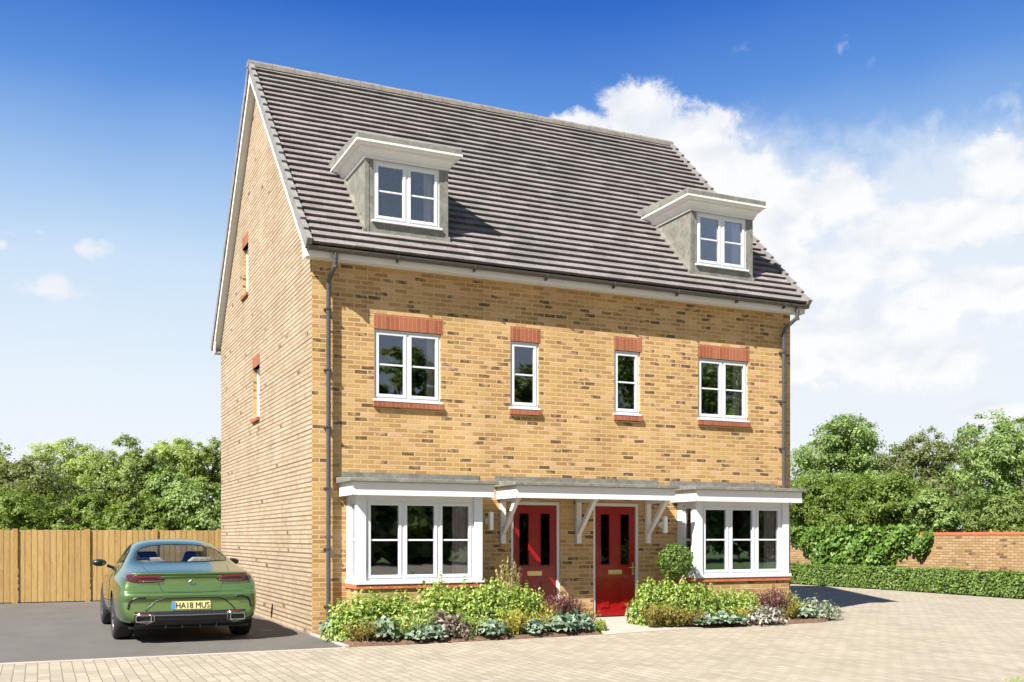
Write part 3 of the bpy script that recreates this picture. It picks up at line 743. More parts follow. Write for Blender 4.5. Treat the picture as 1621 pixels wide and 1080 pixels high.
# ---- doors
def door(x0, handle_side):
    x1 = x0+0.94; zb, zt = 0.13, 2.14
    f = MB(); f.box(x0, x0+0.05, 0.02, 0.11, zb-0.02, zt); f.box(x1-0.05, x1, 0.02, 0.11, zb-0.02, zt); f.box(x0+0.05, x1-0.05, 0.02, 0.11, zt-0.055, zt)
    fo = f.build('door_frame', 'white_upvc', house)
    s = MB(); s.box(x0, x1, -0.03, 0.12, 0.0, zb-0.02); s.build('threshold', 'concrete', fo)
    a, b = x0+0.052, x1-0.052; y = 0.05; w = b-a
    G = [(a+0.125, a+0.305, 1.04, 1.94), (b-0.305, b-0.125, 1.04, 1.94)]
    m = MB()
    for c in holes_grid(a, b, zb, zt-0.057, G): m.box(c[0], c[1], y, y+0.045, c[2], c[3])
    for q in (a+0.115, b-0.315):
        for (i, e, dp) in ((0.0, 0.20, 0.006),):
            m.box(q, q+e, y-dp, y-0.0005, 0.26, 0.78); m.prism([(q+0.025, 0.285), (q+e-0.025, 0.285), (q+e-0.025, 0.755), (q+0.025, 0.755)], 'y', y-0.018, y-0.0062)
    do = m.build('door', 'door_red', house, bevel=0.005)
    g = MB(); tr = MB()
    for c in G:
        g.box(c[0]-0.002, c[1]+0.002, y+0.018, y+0.024, c[2]-0.002, c[3]+0.002)
        e = 0.018
        tr.box(c[0]-e, c[1]+e, y-0.008, y-0.001, c[3], c[3]+e); tr.box(c[0]-e, c[1]+e, y-0.008, y-0.001, c[2]-e, c[2])
        tr.box(c[0]-e, c[0], y-0.008, y-0.001, c[2], c[3]); tr.box(c[1], c[1]+e, y-0.008, y-0.001, c[2], c[3])
    g.build('glass', 'door_glass', do); tr.build('glazing_trim', 'door_red', do)
    l = MB(); cx = (a+b)/2; l.box(cx-0.14, cx+0.14, y-0.010, y-0.001, 0.87, 0.95); l.box(cx-0.115, cx+0.115, y-0.018, y-0.0101, 0.893, 0.93)
    l.build('letter_plate', 'brass', do, bevel=0.004)
    h = MB(); hx = b-0.05 if handle_side > 0 else a+0.05
    h.box(hx-0.018, hx+0.018, y-0.010, y-0.001, 0.86, 1.08); h.tube([(hx, y-0.01, 0.99), (hx, y-0.05, 0.99), (hx-handle_side*0.11, y-0.055, 0.985)], 0.010, 8)
    h.build('handle', 'brass', do)
    return do
door(3.42, -1); door(5.02, 1)

# ---- wall lamps (hang on the wall: things of their own)
def wall_lamp(x, z, label):
    t = empty('wall_lamp', (x, 0, z)); tag(t, label, 'lamp', 'outside lamps beside the front doors')
    a = MB(); a.tube([(0, -0.002, 0), (0, -0.05, 0)], 0.055, 16); a.box(-0.02, 0.02, -0.11, -0.05, -0.02, 0.02); a.build('wall_mount', 'lamp_white', t)
    a = MB(); a.box(-0.035, 0.035, -0.19, -0.11, -0.15, 0.15); a.build('lamp_shade', 'lamp_white', t, bevel=0.01)
wall_lamp(2.98, 1.80, 'slim white outside lamp on the brickwork between left bay and canopy')
wall_lamp(6.42, 1.76, 'slim white outside lamp on the brickwork between canopy and right bay')

# ---- curtains
def curtain(x0, x1, y, z0, z1, mat, label, waves=4):
    v = []; f = []; n = 40
    for i in range(n+1):
        x = x0+(x1-x0)*i/n; yy = y+0.03*math.sin(i/n*waves*2*math.pi)+0.008*math.sin(i*1.7)
        v += [(x, yy, z0), (x, yy, z1)]
    for i in range(n): f.append((2*i, 2*i+2, 2*i+3, 2*i+1))
    o = link_mesh('curtain', v, f, mat, smooth=True)
    tag(o, label, 'curtain', 'curtains behind the front windows')
curtain(2.18, 2.46, -0.44, 0.9, 2.10, 'curtain_taupe', 'taupe curtain at the right edge of the left bay window')
curtain(8.42, 8.70, -0.44, 0.9, 2.10, 'curtain_taupe', 'taupe curtain at the right edge of the right bay window')
curtain(1.97, 2.13, 0.19, 3.75, 4.88, 'curtain_cream', 'cream curtain in the wide upper window above the left bay', 3)
curtain(8.18, 8.37, 0.19, 3.75, 4.88, 'curtain_cream', 'cream curtain in the wide upper window above the right bay', 3)
curtain(1.92, 2.12, 0.20, 6.60, 7.58, 'curtain_cream', 'pale curtain in the window of the left dormer', 3)
curtain(8.16, 8.36, 0.20, 6.60, 7.58, 'curtain_cream', 'pale curtain in the window of the right dormer', 3)

# ================================================================== FENCE
fence = empty('timber_fence', (-1.25, 10.5, 0)); tag(fence, 'tall fence of upright golden timber boards behind the driveway', 'fence')
fence_posts = [-12.15, -10.59, -9.02, -7.46, -5.89, -4.38, -2.83, -1.31, 0.21, 1.76, 3.3]
rb = random.Random(8)
for i in range(len(fence_posts)-1):
    a, b = fence_posts[i]+0.075, fence_posts[i+1]-0.03; m = MB(); x = a; top = 1.71
    while x < b-0.02:
        w = min(0.135, b-x); dz = rb.uniform(-0.006, 0.006)
        m.add([(x+1.25, 0.008, 0.03), (x+w+1.25, 0.002, 0.03), (x+w+1.25, 0.022, 0.03), (x+1.25, 0.022, 0.03),
               (x+1.25, 0.008, top+dz), (x+w+1.25, 0.001, top+dz), (x+w+1.25, 0.022, top+dz), (x+1.25, 0.022, top+dz)],
              [(0, 3, 2, 1), (4, 5, 6, 7), (0, 1, 5, 4), (1, 2, 6, 5), (2, 3, 7, 6), (3, 0, 4, 7)])
        x += w-0.002 if w > 0.1 else w
    m.build('board_panel', 'fence_wood', fence)
for x in fence_posts:
    m = MB(); m.box(x-0.075+0.03+1.25, x+0.075+1.25-0.01, -0.03, 0.07, 0, 1.735); m.build('post', 'fence_wood', fence, bevel=0.004)
m = MB()
for z in (0.3, 0.9, 1.5): m.box(fence_posts[0]+1.25, fence_posts[-1]+1.25, 0.024, 0.062, z, z+0.07)
m.build('rail', 'fence_wood', fence)
m = MB()

# ================================================================== GARDEN WALL, CLIMBER, HEDGE
gw = empty('garden_wall', (19.5, 6, 0)); tag(gw, 'long pale yellow brick garden wall with red brick coping behind the low hedge', 'wall')
m = MB(); m.box(0, 0.22, -8, 24, 0, 1.61); m.build('brickwork', 'brick_garden', gw)
m = MB(); y = -8.0
while y < 24:
    m.box(-0.015, 0.235, y, y+0.218, 1.612, 1.68); y += 0.225
m.build('coping', 'red_coping', gw)

RNG = np.random.default_rng(11)
def leaf_quads(C, N, size, aspect=0.55, rng=RNG, droop=0.0):
    """C centres, N normals, size per leaf -> verts, faces (rhombus leaves, folded a little)"""
    n = len(C); N = N/np.linalg.norm(N, axis=1, keepdims=True)
    r = rng.normal(size=(n, 3)); r[:, 2] -= droop
    T = r-(r*N).sum(1, keepdims=True)*N; T /= np.linalg.norm(T, axis=1, keepdims=True)+1e-9
    B = np.cross(N, T); s = size[:, None]
    a = C-T*s*0.5; c = C+T*s*0.5; mid = C+N*s*0.10
    b = mid+B*s*aspect*0.5-T*s*0.05; d = mid-B*s*aspect*0.5-T*s*0.05
    V = np.stack([a, b, c, d], 1).reshape(-1, 3)
    F = (np.arange(n)[:, None]*4+np.array([0, 1, 2, 3])[None]).astype(np.int32)
    return V, F
def leaf_object(name, V, F, mat, parent=None, loc=None):
    me = bpy.data.meshes.new(name); nv, nf = len(V), len(F)
    me.vertices.add(nv); me.vertices.foreach_set('co', V.astype(np.float32).ravel())
    me.loops.add(nf*4); me.loops.foreach_set('vertex_index', F.ravel())
    me.polygons.add(nf); me.polygons.foreach_set('loop_start', np.arange(0, nf*4, 4, dtype=np.int32))
    me.update(calc_edges=True); me.materials.append(MATS[mat])
    o = bpy.data.objects.new(name, me); COL.objects.link(o)
    if parent: o.parent = parent
    if loc is not None: o.location = loc
    return o
def sphere_dirs(n, rng):
    d = rng.normal(size=(n, 3)); return d/np.linalg.norm(d, axis=1, keepdims=True)
def blob_leaves(blobs, density, size, rng, shell=0.3, squash=0.85, flat=0.5, aspect=0.55):
    Cs = []; Ns = []; Ss = []
    for (cx, cy, cz, r) in blobs:
        n = max(8, int(density*r*r)); d = sphere_dirs(n, rng)
        rad = r*(1-shell*rng.random((n, 1))**1.5)*(1+0.14*np.sin(d[:, :1]*7+cx*3)*np.cos(d[:, 1:2]*6+cy))
        p = d*rad; p[:, 2] *= squash
        nrm = d*0.9+rng.normal(size=(n, 3))*flat; nrm[:, 2] += 0.35
        Cs.append(p+np.array([cx, cy, cz])); Ns.append(nrm); Ss.append(size*(0.6+0.8*rng.random(n)))
    return leaf_quads(np.concatenate(Cs), np.concatenate(Ns), np.concatenate(Ss), aspect, rng)

# climber draped over the garden wall
def climber():
    rng = np.random.default_rng(4)
    t = empty('climbing_plant', (19.5, 9.0, 0)); tag(t, 'broad leafy green climber draped over the pale brick garden wall', 'plant')
    # outline of the growth on the wall: bottom height by position along the wall
    ys = [5.9, 6.1, 6.4, 6.8, 7.4, 7.9, 8.4, 8.9, 9.5, 10.1, 10.5, 10.9, 11.3, 11.7]
    zb = [1.35, 1.05, 1.0, 1.15, 0.62, 0.45, 0.55, 0.4, 0.3, 0.35, 0.5, 0.85, 1.15, 1.4]
    n = 3600; y = rng.uniform(5.8, 11.8, n); lo = np.interp(y, ys, zb)+0.10*np.sin(y*9)+0.07*np.sin(y*23)
    top = np.where(y < 6.4, 1.62, 1.86)+0.05*np.sin(y*13)
    z = lo+(top-lo)*rng.random(n)
    bulge = 0.10+0.16*np.clip((z-lo)/0.4, 0, 1)+0.07*np.sin(y*5+z*7)
    x = -bulge*(0.35+0.65*rng.random(n))
    C = np.stack([x, y-9.0, z], 1); N = np.stack([-np.ones(n), rng.normal(size=n)*0.5, 0.5+rng.normal(size=n)*0.5], 1)
    n2 = 900; y2 = rng.uniform(6.3, 11.5, n2); C2 = np.stack([rng.uniform(-0.2, 0.3, n2), y2-9, 1.72+0.14*rng.random(n2)], 1); N2 = np.stack([rng.normal(size=n2)*0.5, rng.normal(size=n2)*0.5, np.ones(n2)], 1)
    V, F = leaf_quads(np.concatenate([C, C2]), np.concatenate([N, N2]), 0.15*(0.5+0.9*rng.random(n+n2)), 0.75, rng, 1.2)
    leaf_object('foliage', V, F, 'ivy_leaf', t)
    s = MB()
    for yy in (7.9, 8.6, 9.3, 10.0):
        s.tube([(-0.03, yy-9, 0.0), (-0.04, yy-9+0.1, 0.7), (-0.05, yy-9-0.1, 1.3), (-0.03, yy-9+0.2, 1.65)], 0.02, 6)
    s.build('stem', 'bark', t)
climber()

def hedge():
    rng = np.random.default_rng(6)
    t = empty('low_hedge', (18.6, 4, 0)); tag(t, 'low clipped green hedge running along the edge of the block paving', 'hedge')
    pts = [(18.35, -12), (18.4, -4), (18.25, 0), (18.15, 2), (18.5, 6), (18.62, 10), (18.65, 22)]
    py = [p[1] for p in pts]; px = [p[0] for p in pts]
    n = 26000; y = rng.uniform(-6, 18, n); xf = np.interp(y, py, px); H = 0.66+0.02*np.sin(y*3.1); Wd = 0.62
    k = rng.random(n); fr = k < 0.62
    x = np.where(fr, xf+0.06*rng.random(n)+0.025*np.sin(y*9), xf+Wd*rng.random(n))
    z = np.where(fr, 0.04+(H-0.04)*rng.random(n), H-0.05*rng.random(n)+0.02*np.sin(y*7))
    x = np.where(fr & (z > H-0.06), x+0.04, x)
    nx = np.where(fr, -1.0, 0)+rng.normal(size=n)*0.55; nz = np.where(fr, 0.35, 1.0)+rng.normal(size=n)*0.4
    V, F = leaf_quads(np.stack([x-18.6, y-4, z], 1), np.stack([nx, rng.normal(size=n)*0.55, nz], 1), 0.075*(0.6+0.8*rng.random(n)), 0.6, rng)
    leaf_object('foliage', V, F, 'hedge_leaf', t)
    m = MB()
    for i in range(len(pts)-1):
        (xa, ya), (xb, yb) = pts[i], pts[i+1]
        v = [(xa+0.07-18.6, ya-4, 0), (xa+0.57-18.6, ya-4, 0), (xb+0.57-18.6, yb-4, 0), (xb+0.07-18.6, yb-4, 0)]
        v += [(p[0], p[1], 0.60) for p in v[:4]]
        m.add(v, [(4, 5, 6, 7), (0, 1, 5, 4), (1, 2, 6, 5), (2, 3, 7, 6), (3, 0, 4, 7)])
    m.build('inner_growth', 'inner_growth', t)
hedge()

# ================================================================== TREES
def tree(name, x, y, h, w, mat, label, seed, crown_lo=0.12, lobes=9, clumps=230, per=85, size=0.125, group=None, cat='tree', long=None):
    """a tree: leafy clumps spread over a few overlapping lobes, a trunk and limbs reaching the lobes"""
    rng = np.random.default_rng(seed)
    t = empty(name, (x, y, 0)); tag(t, label, cat, group)
    cz = h*(crown_lo+1)/2; rz = h*(1-crown_lo)/2; L = []
    for i in range(lobes):
        a = 2*math.pi*(i+rng.random()*0.7)/lobes; q = 0.25+0.75*rng.random()**0.7; bz = rng.uniform(-0.75, 0.70)*rz
        keep = math.sqrt(max(0.12, 1-(bz/rz)**2*0.8))
        r = w*(0.34+0.18*rng.random())
        lx, ly = math.cos(a)*(w-r)*q*keep, math.sin(a)*(w-r)*q*keep
        if long: lx = rng.uniform(-long, long); r = w*(0.7+0.4*rng.random())
        r = min(r, rz*0.62); bz = max(-rz+r*0.8, min(rz-r*0.92, bz)); L.append((lx, ly, cz+bz, r))
    if not long: L.append((rng.normal()*w*0.12, rng.normal()*w*0.1, cz+rz-w*0.36*min(1, rz/w), w*0.38*min(1, rz/w)))
    Cs, Ns, Ss = [], [], []
    for k in range(clumps):
        lx, ly, lz, r = L[rng.integers(len(L))]
        d = sphere_dirs(1, rng)[0]; d[2] = d[2]*0.9+0.12; q = 0.55+0.5*rng.random()**0.6
        c = np.array([lx, ly, lz])+d*r*q; cr = r*(0.13+0.20*rng.random())
        m_ = int(per*(0.5+rng.random())*(cr/(r*0.23))**1.2)+4
        p = rng.normal(size=(m_, 3))*0.55; p[:, 2] *= 0.62; p[:, 2] -= 0.25*(p[:, 0]**2+p[:, 1]**2)
        Cs.append(c+p*cr); nn = d*0.8+p*0.5+rng.normal(size=(m_, 3))*0.45; nn[:, 2] += 0.55; Ns.append(nn); Ss.append(size*(0.55+0.8*rng.random(m_)))
    V, F = leaf_quads(np.concatenate(Cs), np.concatenate(Ns), np.concatenate(Ss), 0.55, rng, 0.3)
    V[:, 2] = np.maximum(V[:, 2], 0.05)
    leaf_object('crown', V, F, mat, t)
    m = MB(); tr = 0.03*h; zt = h*0.5
    m.tube([(0, 0, 0), (0.05, 0.02, zt*0.4), (0.0, 0.08, zt), (0.05, 0, h*0.8)], tr, 8, radii=[tr*1.3, tr, tr*0.7, tr*0.2])
    for b in ([] if long else L):
        z0 = h*(0.12+0.3*rng.random())
        m.tube([(0, 0, z0), (b[0]*0.45, b[1]*0.45, (z0+b[2])/2+0.03*h), (b[0], b[1], b[2]), (b[0]*1.1, b[1]*1.1, b[2]+b[3]*0.6)], tr*0.3, 5, radii=[tr*0.5, tr*0.32, tr*0.16, tr*0.05])
    m.build('trunk', 'bark', t, smooth=True)
    return t
TH_ = lambda v, z: CZ+(852-v)/1618*z
def ptree(name, u, top, half, z, mat, label, seed, **kw):
    x, y = at_depth(u, z); return tree(name, x, y, TH_(top, z), half/1618*z, mat, label, seed, **kw)
# left, behind the fence
ptree('olive_green_tree', 18, 712, 112, 40, 'tree_olive', 'wide dull olive green tree at the far left edge behind the fence', 1, lobes=12, clumps=420, crown_lo=0.02)
ptree('light_green_tree', -10, 696, 70, 52, 'tree_light', 'light green tree cut by the left edge of the picture behind the olive one', 21)
ptree('light_green_tree', 108, 694, 82, 52, 'tree_light', 'light green tree between the olive tree and the dark round tree', 2, lobes=11, clumps=330)
ptree('round_dark_tree', 196, 694, 84, 44, 'tree_mid', 'dark round headed tree rising behind the middle of the timber fence', 3, lobes=12, clumps=420)
ptree('light_green_tree', 282, 696, 84, 48, 'tree_light', 'yellowish green tree behind the car, next to the dark round tree', 4, lobes=11, clumps=380)
ptree('grey_green_tree', 352, 698, 66, 50, 'tree_mid', 'grey green tree partly hidden by the pale gable wall', 5)
ptree('leafy_shrub', 318, 762, 82, 33, 'tree_lush', 'bright green spreading shrub behind the fence next to the house', 6, crown_lo=0.0, clumps=330, size=0.105, cat='shrub')
ptree('leafy_shrub', 226, 778, 76, 33, 'tree_dark', 'dark green shrub behind the fence below the round headed tree', 7, crown_lo=0.0, clumps=300, size=0.105, cat='shrub')
ptree('leafy_shrub', 130, 782, 76, 34, 'tree_dark', 'dark shrub behind the fence between two fence posts', 8, crown_lo=0.0, clumps=300, size=0.105, cat='shrub')
ptree('leafy_shrub', 34, 778, 84, 34, 'tree_dark', 'dark low shrub behind the leftmost fence panel', 9, crown_lo=0.0, clumps=300, size=0.105, cat='shrub')
ptree('leafy_shrub', 262, 742, 74, 38, 'tree_lush', 'tall mid green shrub behind the fence right above the car', 22, crown_lo=0.0, clumps=330, cat='shrub')
ptree('leafy_shrub', 84, 750, 74, 43, 'tree_mid', 'mid green shrub in the gap between the olive tree and the light green tree', 23, crown_lo=0.0, clumps=330, cat='shrub')
ptree('grey_green_tree', 150, 728, 74, 58, 'tree_mid', 'distant grey green tree seen between the light green tree and the round dark one', 24, crown_lo=0.0, clumps=330)
# right, beyond the garden wall
ptree('lush_green_tree', 1324, 664, 104, 50, 'tree_lush', 'big lush rounded tree rising above the climber on the garden wall', 10, lobes=14, clumps=560, size=0.15)
ptree('olive_green_tree', 1460, 681, 88, 56, 'tree_olive', 'paler olive green tree in the gap between the two lush trees', 11, lobes=12, clumps=420, size=0.15)
ptree('olive_green_tree', 1540, 690, 70, 62, 'tree_olive', 'small distant olive tree right beside the rightmost lush tree', 15, size=0.16)
ptree('lush_green_tree', 1612, 658, 108, 42, 'tree_lush', 'lush dark tree at the right edge of the picture', 12, lobes=14, clumps=560)
ptree('yew_shrub', 1296, 752, 96, 41, 'tree_dark', 'dark dense shrub behind the wall right beside the house', 13, crown_lo=0.0, lobes=12, clumps=460, size=0.10, cat='shrub')
ptree('yew_shrub', 1404, 754, 92, 38, 'tree_dark', 'dark dense shrub behind the right half of the climber', 14, crown_lo=0.0, lobes=12, clumps=460, size=0.10, cat='shrub')
ptree('leafy_shrub', 1486, 776, 66, 35, 'tree_lush', 'lighter green shrub behind the wall just right of the climber', 16, crown_lo=0.0, clumps=300, size=0.105, cat='shrub')
ptree('leafy_shrub', 1562, 784, 82, 36, 'tree_mid', 'mid green shrub behind the bare stretch of garden wall', 17, crown_lo=0.0, clumps=300, size=0.105, cat='shrub')
ptree('leafy_shrub', 1655, 782, 80, 36, 'tree_mid', 'mid green shrub behind the wall cut by the right edge of the picture', 18, crown_lo=0.0, clumps=300, size=0.105, cat='shrub')
ptree('olive_green_tree', 1395, 720, 80, 62, 'tree_olive', 'distant olive tree in the dip between the big lush tree and its paler neighbour', 25, crown_lo=0.0, clumps=300, size=0.16)
# the trees across the road that the windows mirror
for i, (x, y, h, w, lb) in enumerate(((16.5, -46, 13.6, 4.2, 'round tree'), (25, -47, 13.2, 5.0, 'leafy tree'), (35, -46, 16.5, 7, 'tallest tree'), (45, -47, 17, 7, 'broad tree'), (57, -46, 15, 7, 'far tree'))):
    tree('roadside_tree', x, y, h, w, 'tree_mid', lb+' across the road, seen only mirrored in the windows', 40+i, clumps=300, per=40, size=0.42, group='trees mirrored in the windows', crown_lo=0.0)
tree('added_hedge', 30, -42, 6.5, 3.0, 'tree_mid', 'long tall hedge added out of view across the road to darken the bay windows', 60, lobes=70, clumps=2200, per=22, size=0.7, crown_lo=0.0, cat='hedge', long=30)  # added unseen belt of leaves, keeps the bay reflections dark

# ================================================================== GARDEN PLANTS
def plant_mesh(kind, seed):
    rng = np.random.default_rng(seed)
    def dome(n, r, h, size, flat=0.7, aspect=0.5, lo=0.05, shell=0.5):
        d = sphere_dirs(n, rng); d[:, 2] = np.abs(d[:, 2]); q = 1-shell*rng.random((n, 1))**1.3
        bump = 1+0.20*np.sin(d[:, :1]*9+seed)*np.cos(d[:, 1:2]*8)+0.10*np.sin(d[:, :1]*21+d[:, 2:]*17+seed)
        C = d*q*bump*np.array([r, r, h-lo]); C[:, 2] += lo
        N = d+rng.normal(size=(n, 3))*flat; N[:, 2] += 0.5
        return leaf_quads(C, N, size*(0.6+0.8*rng.random(n)), aspect, rng)
    def strands(n, r, h, size, lean=0.5, per=9):
        C = []; N = []
        for i in range(n):
            a = rng.uniform(0, 2*math.pi); b = rng.random()**0.6; dirx, diry = math.cos(a)*b, math.sin(a)*b; hh = h*(0.7+0.35*rng.random())
            for k in range(per):
                s = (k+0.5)/per; C.append((dirx*r*(0.25+0.75*s)*1.0, diry*r*(0.25+0.75*s), 0.02+hh*s*(1-0.25*b*s))); N.append((dirx+rng.normal()*0.6, diry+rng.normal()*0.6, rng.normal()*0.6))
        C = np.array(C); return leaf_quads(C, np.array(N), size*(0.7+0.6*rng.random(len(C))), 0.4, rng, -2.0)
    def rosette(n, r, h, size):
        a = rng.uniform(0, 2*math.pi, n); q = rng.random(n)**0.5
        C = np.stack([np.cos(a)*r*q, np.sin(a)*r*q, 0.05+h*(1-0.45*q)*(0.15+0.85*rng.random(n))], 1)
        N = np.stack([np.cos(a)*0.8+rng.normal(size=n)*0.6, np.sin(a)*0.8+rng.normal(size=n)*0.6, 0.45+rng.random(n)*0.6], 1)
        return leaf_quads(C, N, size*(0.7+0.6*rng.random(n)), 0.72, rng, 0.6)
    if kind == 'lime': return dome(3600, 0.385, 0.62, 0.064, 0.85, 0.52, 0.02, 0.6), 'lime_leaf'
    if kind == 'box': 
        n = 2300; d = sphere_dirs(n, rng); C = d*(0.235+0.085*rng.random((n, 1))**0.7+0.028*np.sin(d[:, :1]*9)*np.cos(d[:, 2:]*8)); C[:, 2] += 1.13
        return leaf_quads(C, d+rng.normal(size=(n, 3))*0.6, 0.05*(0.6+0.8*rng.random(n)), 0.6, rng), 'box_leaf'
    if kind == 'bronze': return strands(80, 0.24, 0.40, 0.042, per=9), 'bronze_leaf'
    if kind == 'blue': return rosette(190, 0.24, 0.30, 0.095), 'blue_leaf'
    if kind == 'plum': return strands(230, 0.36, 0.60, 0.042, per=13), 'plum_leaf'
    if kind == 'mauve': return dome(480, 0.27, 0.34, 0.065, 0.9, 0.6, 0.05, 0.7), 'mauve_leaf'
    if kind == 'yellow': return strands(60, 0.22, 0.38, 0.045, per=9), 'yellow_leaf'
    if kind == 'silver': return dome(600, 0.30, 0.28, 0.07, 0.9, 0.36, 0.03, 0.7), 'silver_leaf'
    if kind == 'sage': return dome(900, 0.36, 0.38, 0.058, 0.9, 0.45, 0.03, 0.7), 'sage_leaf'
    if kind == 'copper': return strands(90, 0.34, 0.98, 0.055, per=14), 'copper_leaf'
    if kind == 'rush': return strands(110, 0.24, 0.46, 0.055, per=9), 'grass_leaf'
KINDS = {'lime': ('lime_shrub', 'shrub'), 'box': ('ball_topiary', 'topiary'), 'bronze': ('bronze_shrub', 'shrub'), 'blue': ('broad_leaf_plant', 'plant'),
         'plum': ('plum_shrub', 'shrub'), 'mauve': ('mauve_leaf_plant', 'plant'), 'yellow': ('yellow_shrub', 'shrub'), 'silver': ('silver_leaf_plant', 'plant'),
         'sage': ('sage_plant', 'plant'), 'copper': ('tall_copper_shrub', 'shrub'), 'rush': ('upright_grass_plant', 'plant')}
GROUPS = {'lime': 'lime green shrubs in the front beds', 'bronze': 'low bronze shrubs in the front beds', 'blue': 'blue green broad leaved plants in the front beds',
          'plum': 'plum coloured shrubs in the front beds', 'yellow': 'yellow shrubs in the front beds', 'mauve': 'mauve leaved plants in the front beds', 'silver': 'silver leaved plants in the front beds', 'sage': 'sage plants in the right bed', 'rush': 'grassy plants in the left bed'}
NATH = {'lime': 0.66, 'box': 1.46, 'bronze': 0.40, 'blue': 0.33, 'plum': 0.60, 'mauve': 0.36, 'yellow': 0.38, 'silver': 0.30, 'sage': 0.40, 'copper': 0.98, 'rush': 0.46}
PROTO = {}; prs = random.Random(2)
def hash_kind(k): return sum(ord(c) for c in k)
def plant(kind, u, Y, vtop, s, label):
    d = ray(u, 852); tt = (Y-CY)/d[1]; x, y = CX+d[0]*tt, Y
    hgt = CZ+(852-vtop)/1618*tt-0.04; sz = hgt/NATH[kind]
    lst = PROTO.setdefault(kind, [])
    if len(lst) < (3 if kind == 'lime' else 2 if kind != 'box' else 1):
        (V, F), mat = plant_mesh(kind, 100+len(lst)*7+hash_kind(kind))
        t = empty(KINDS[kind][0], (x, y, 0.03)); leaf_object('foliage', V, F, mat, t)
        m = MB(); rr = random.Random(3)
        if kind == 'box': m.tube([(0, 0, 0), (0.01, 0, 0.5), (0, 0, 0.95)], 0.018, 7)
        else:
            for i in range(6):
                a = i*1.05+rr.random(); hh = {'lime': 0.45, 'plum': 0.42, 'copper': 0.7}.get(kind, 0.2)
                m.tube([(0, 0, 0), (0.05*math.cos(a), 0.05*math.sin(a), hh*0.5), (0.13*math.cos(a), 0.13*math.sin(a), hh)], 0.006, 5)
        m.build('stem', 'bark', t); lst.append(t)
    else: t = copy_thing(lst[prs.randrange(len(lst))], (x, y, 0.03))
    t.location = (x, y, 0.03); t.rotation_euler = (0, 0, prs.choice((0.0, math.pi))+prs.uniform(-0.35, 0.35)); t.scale = (s, s*(0.72 if kind == 'lime' else 1.0), sz)
    tag(t, label, KINDS[kind][1], GROUPS.get(kind))
    return t
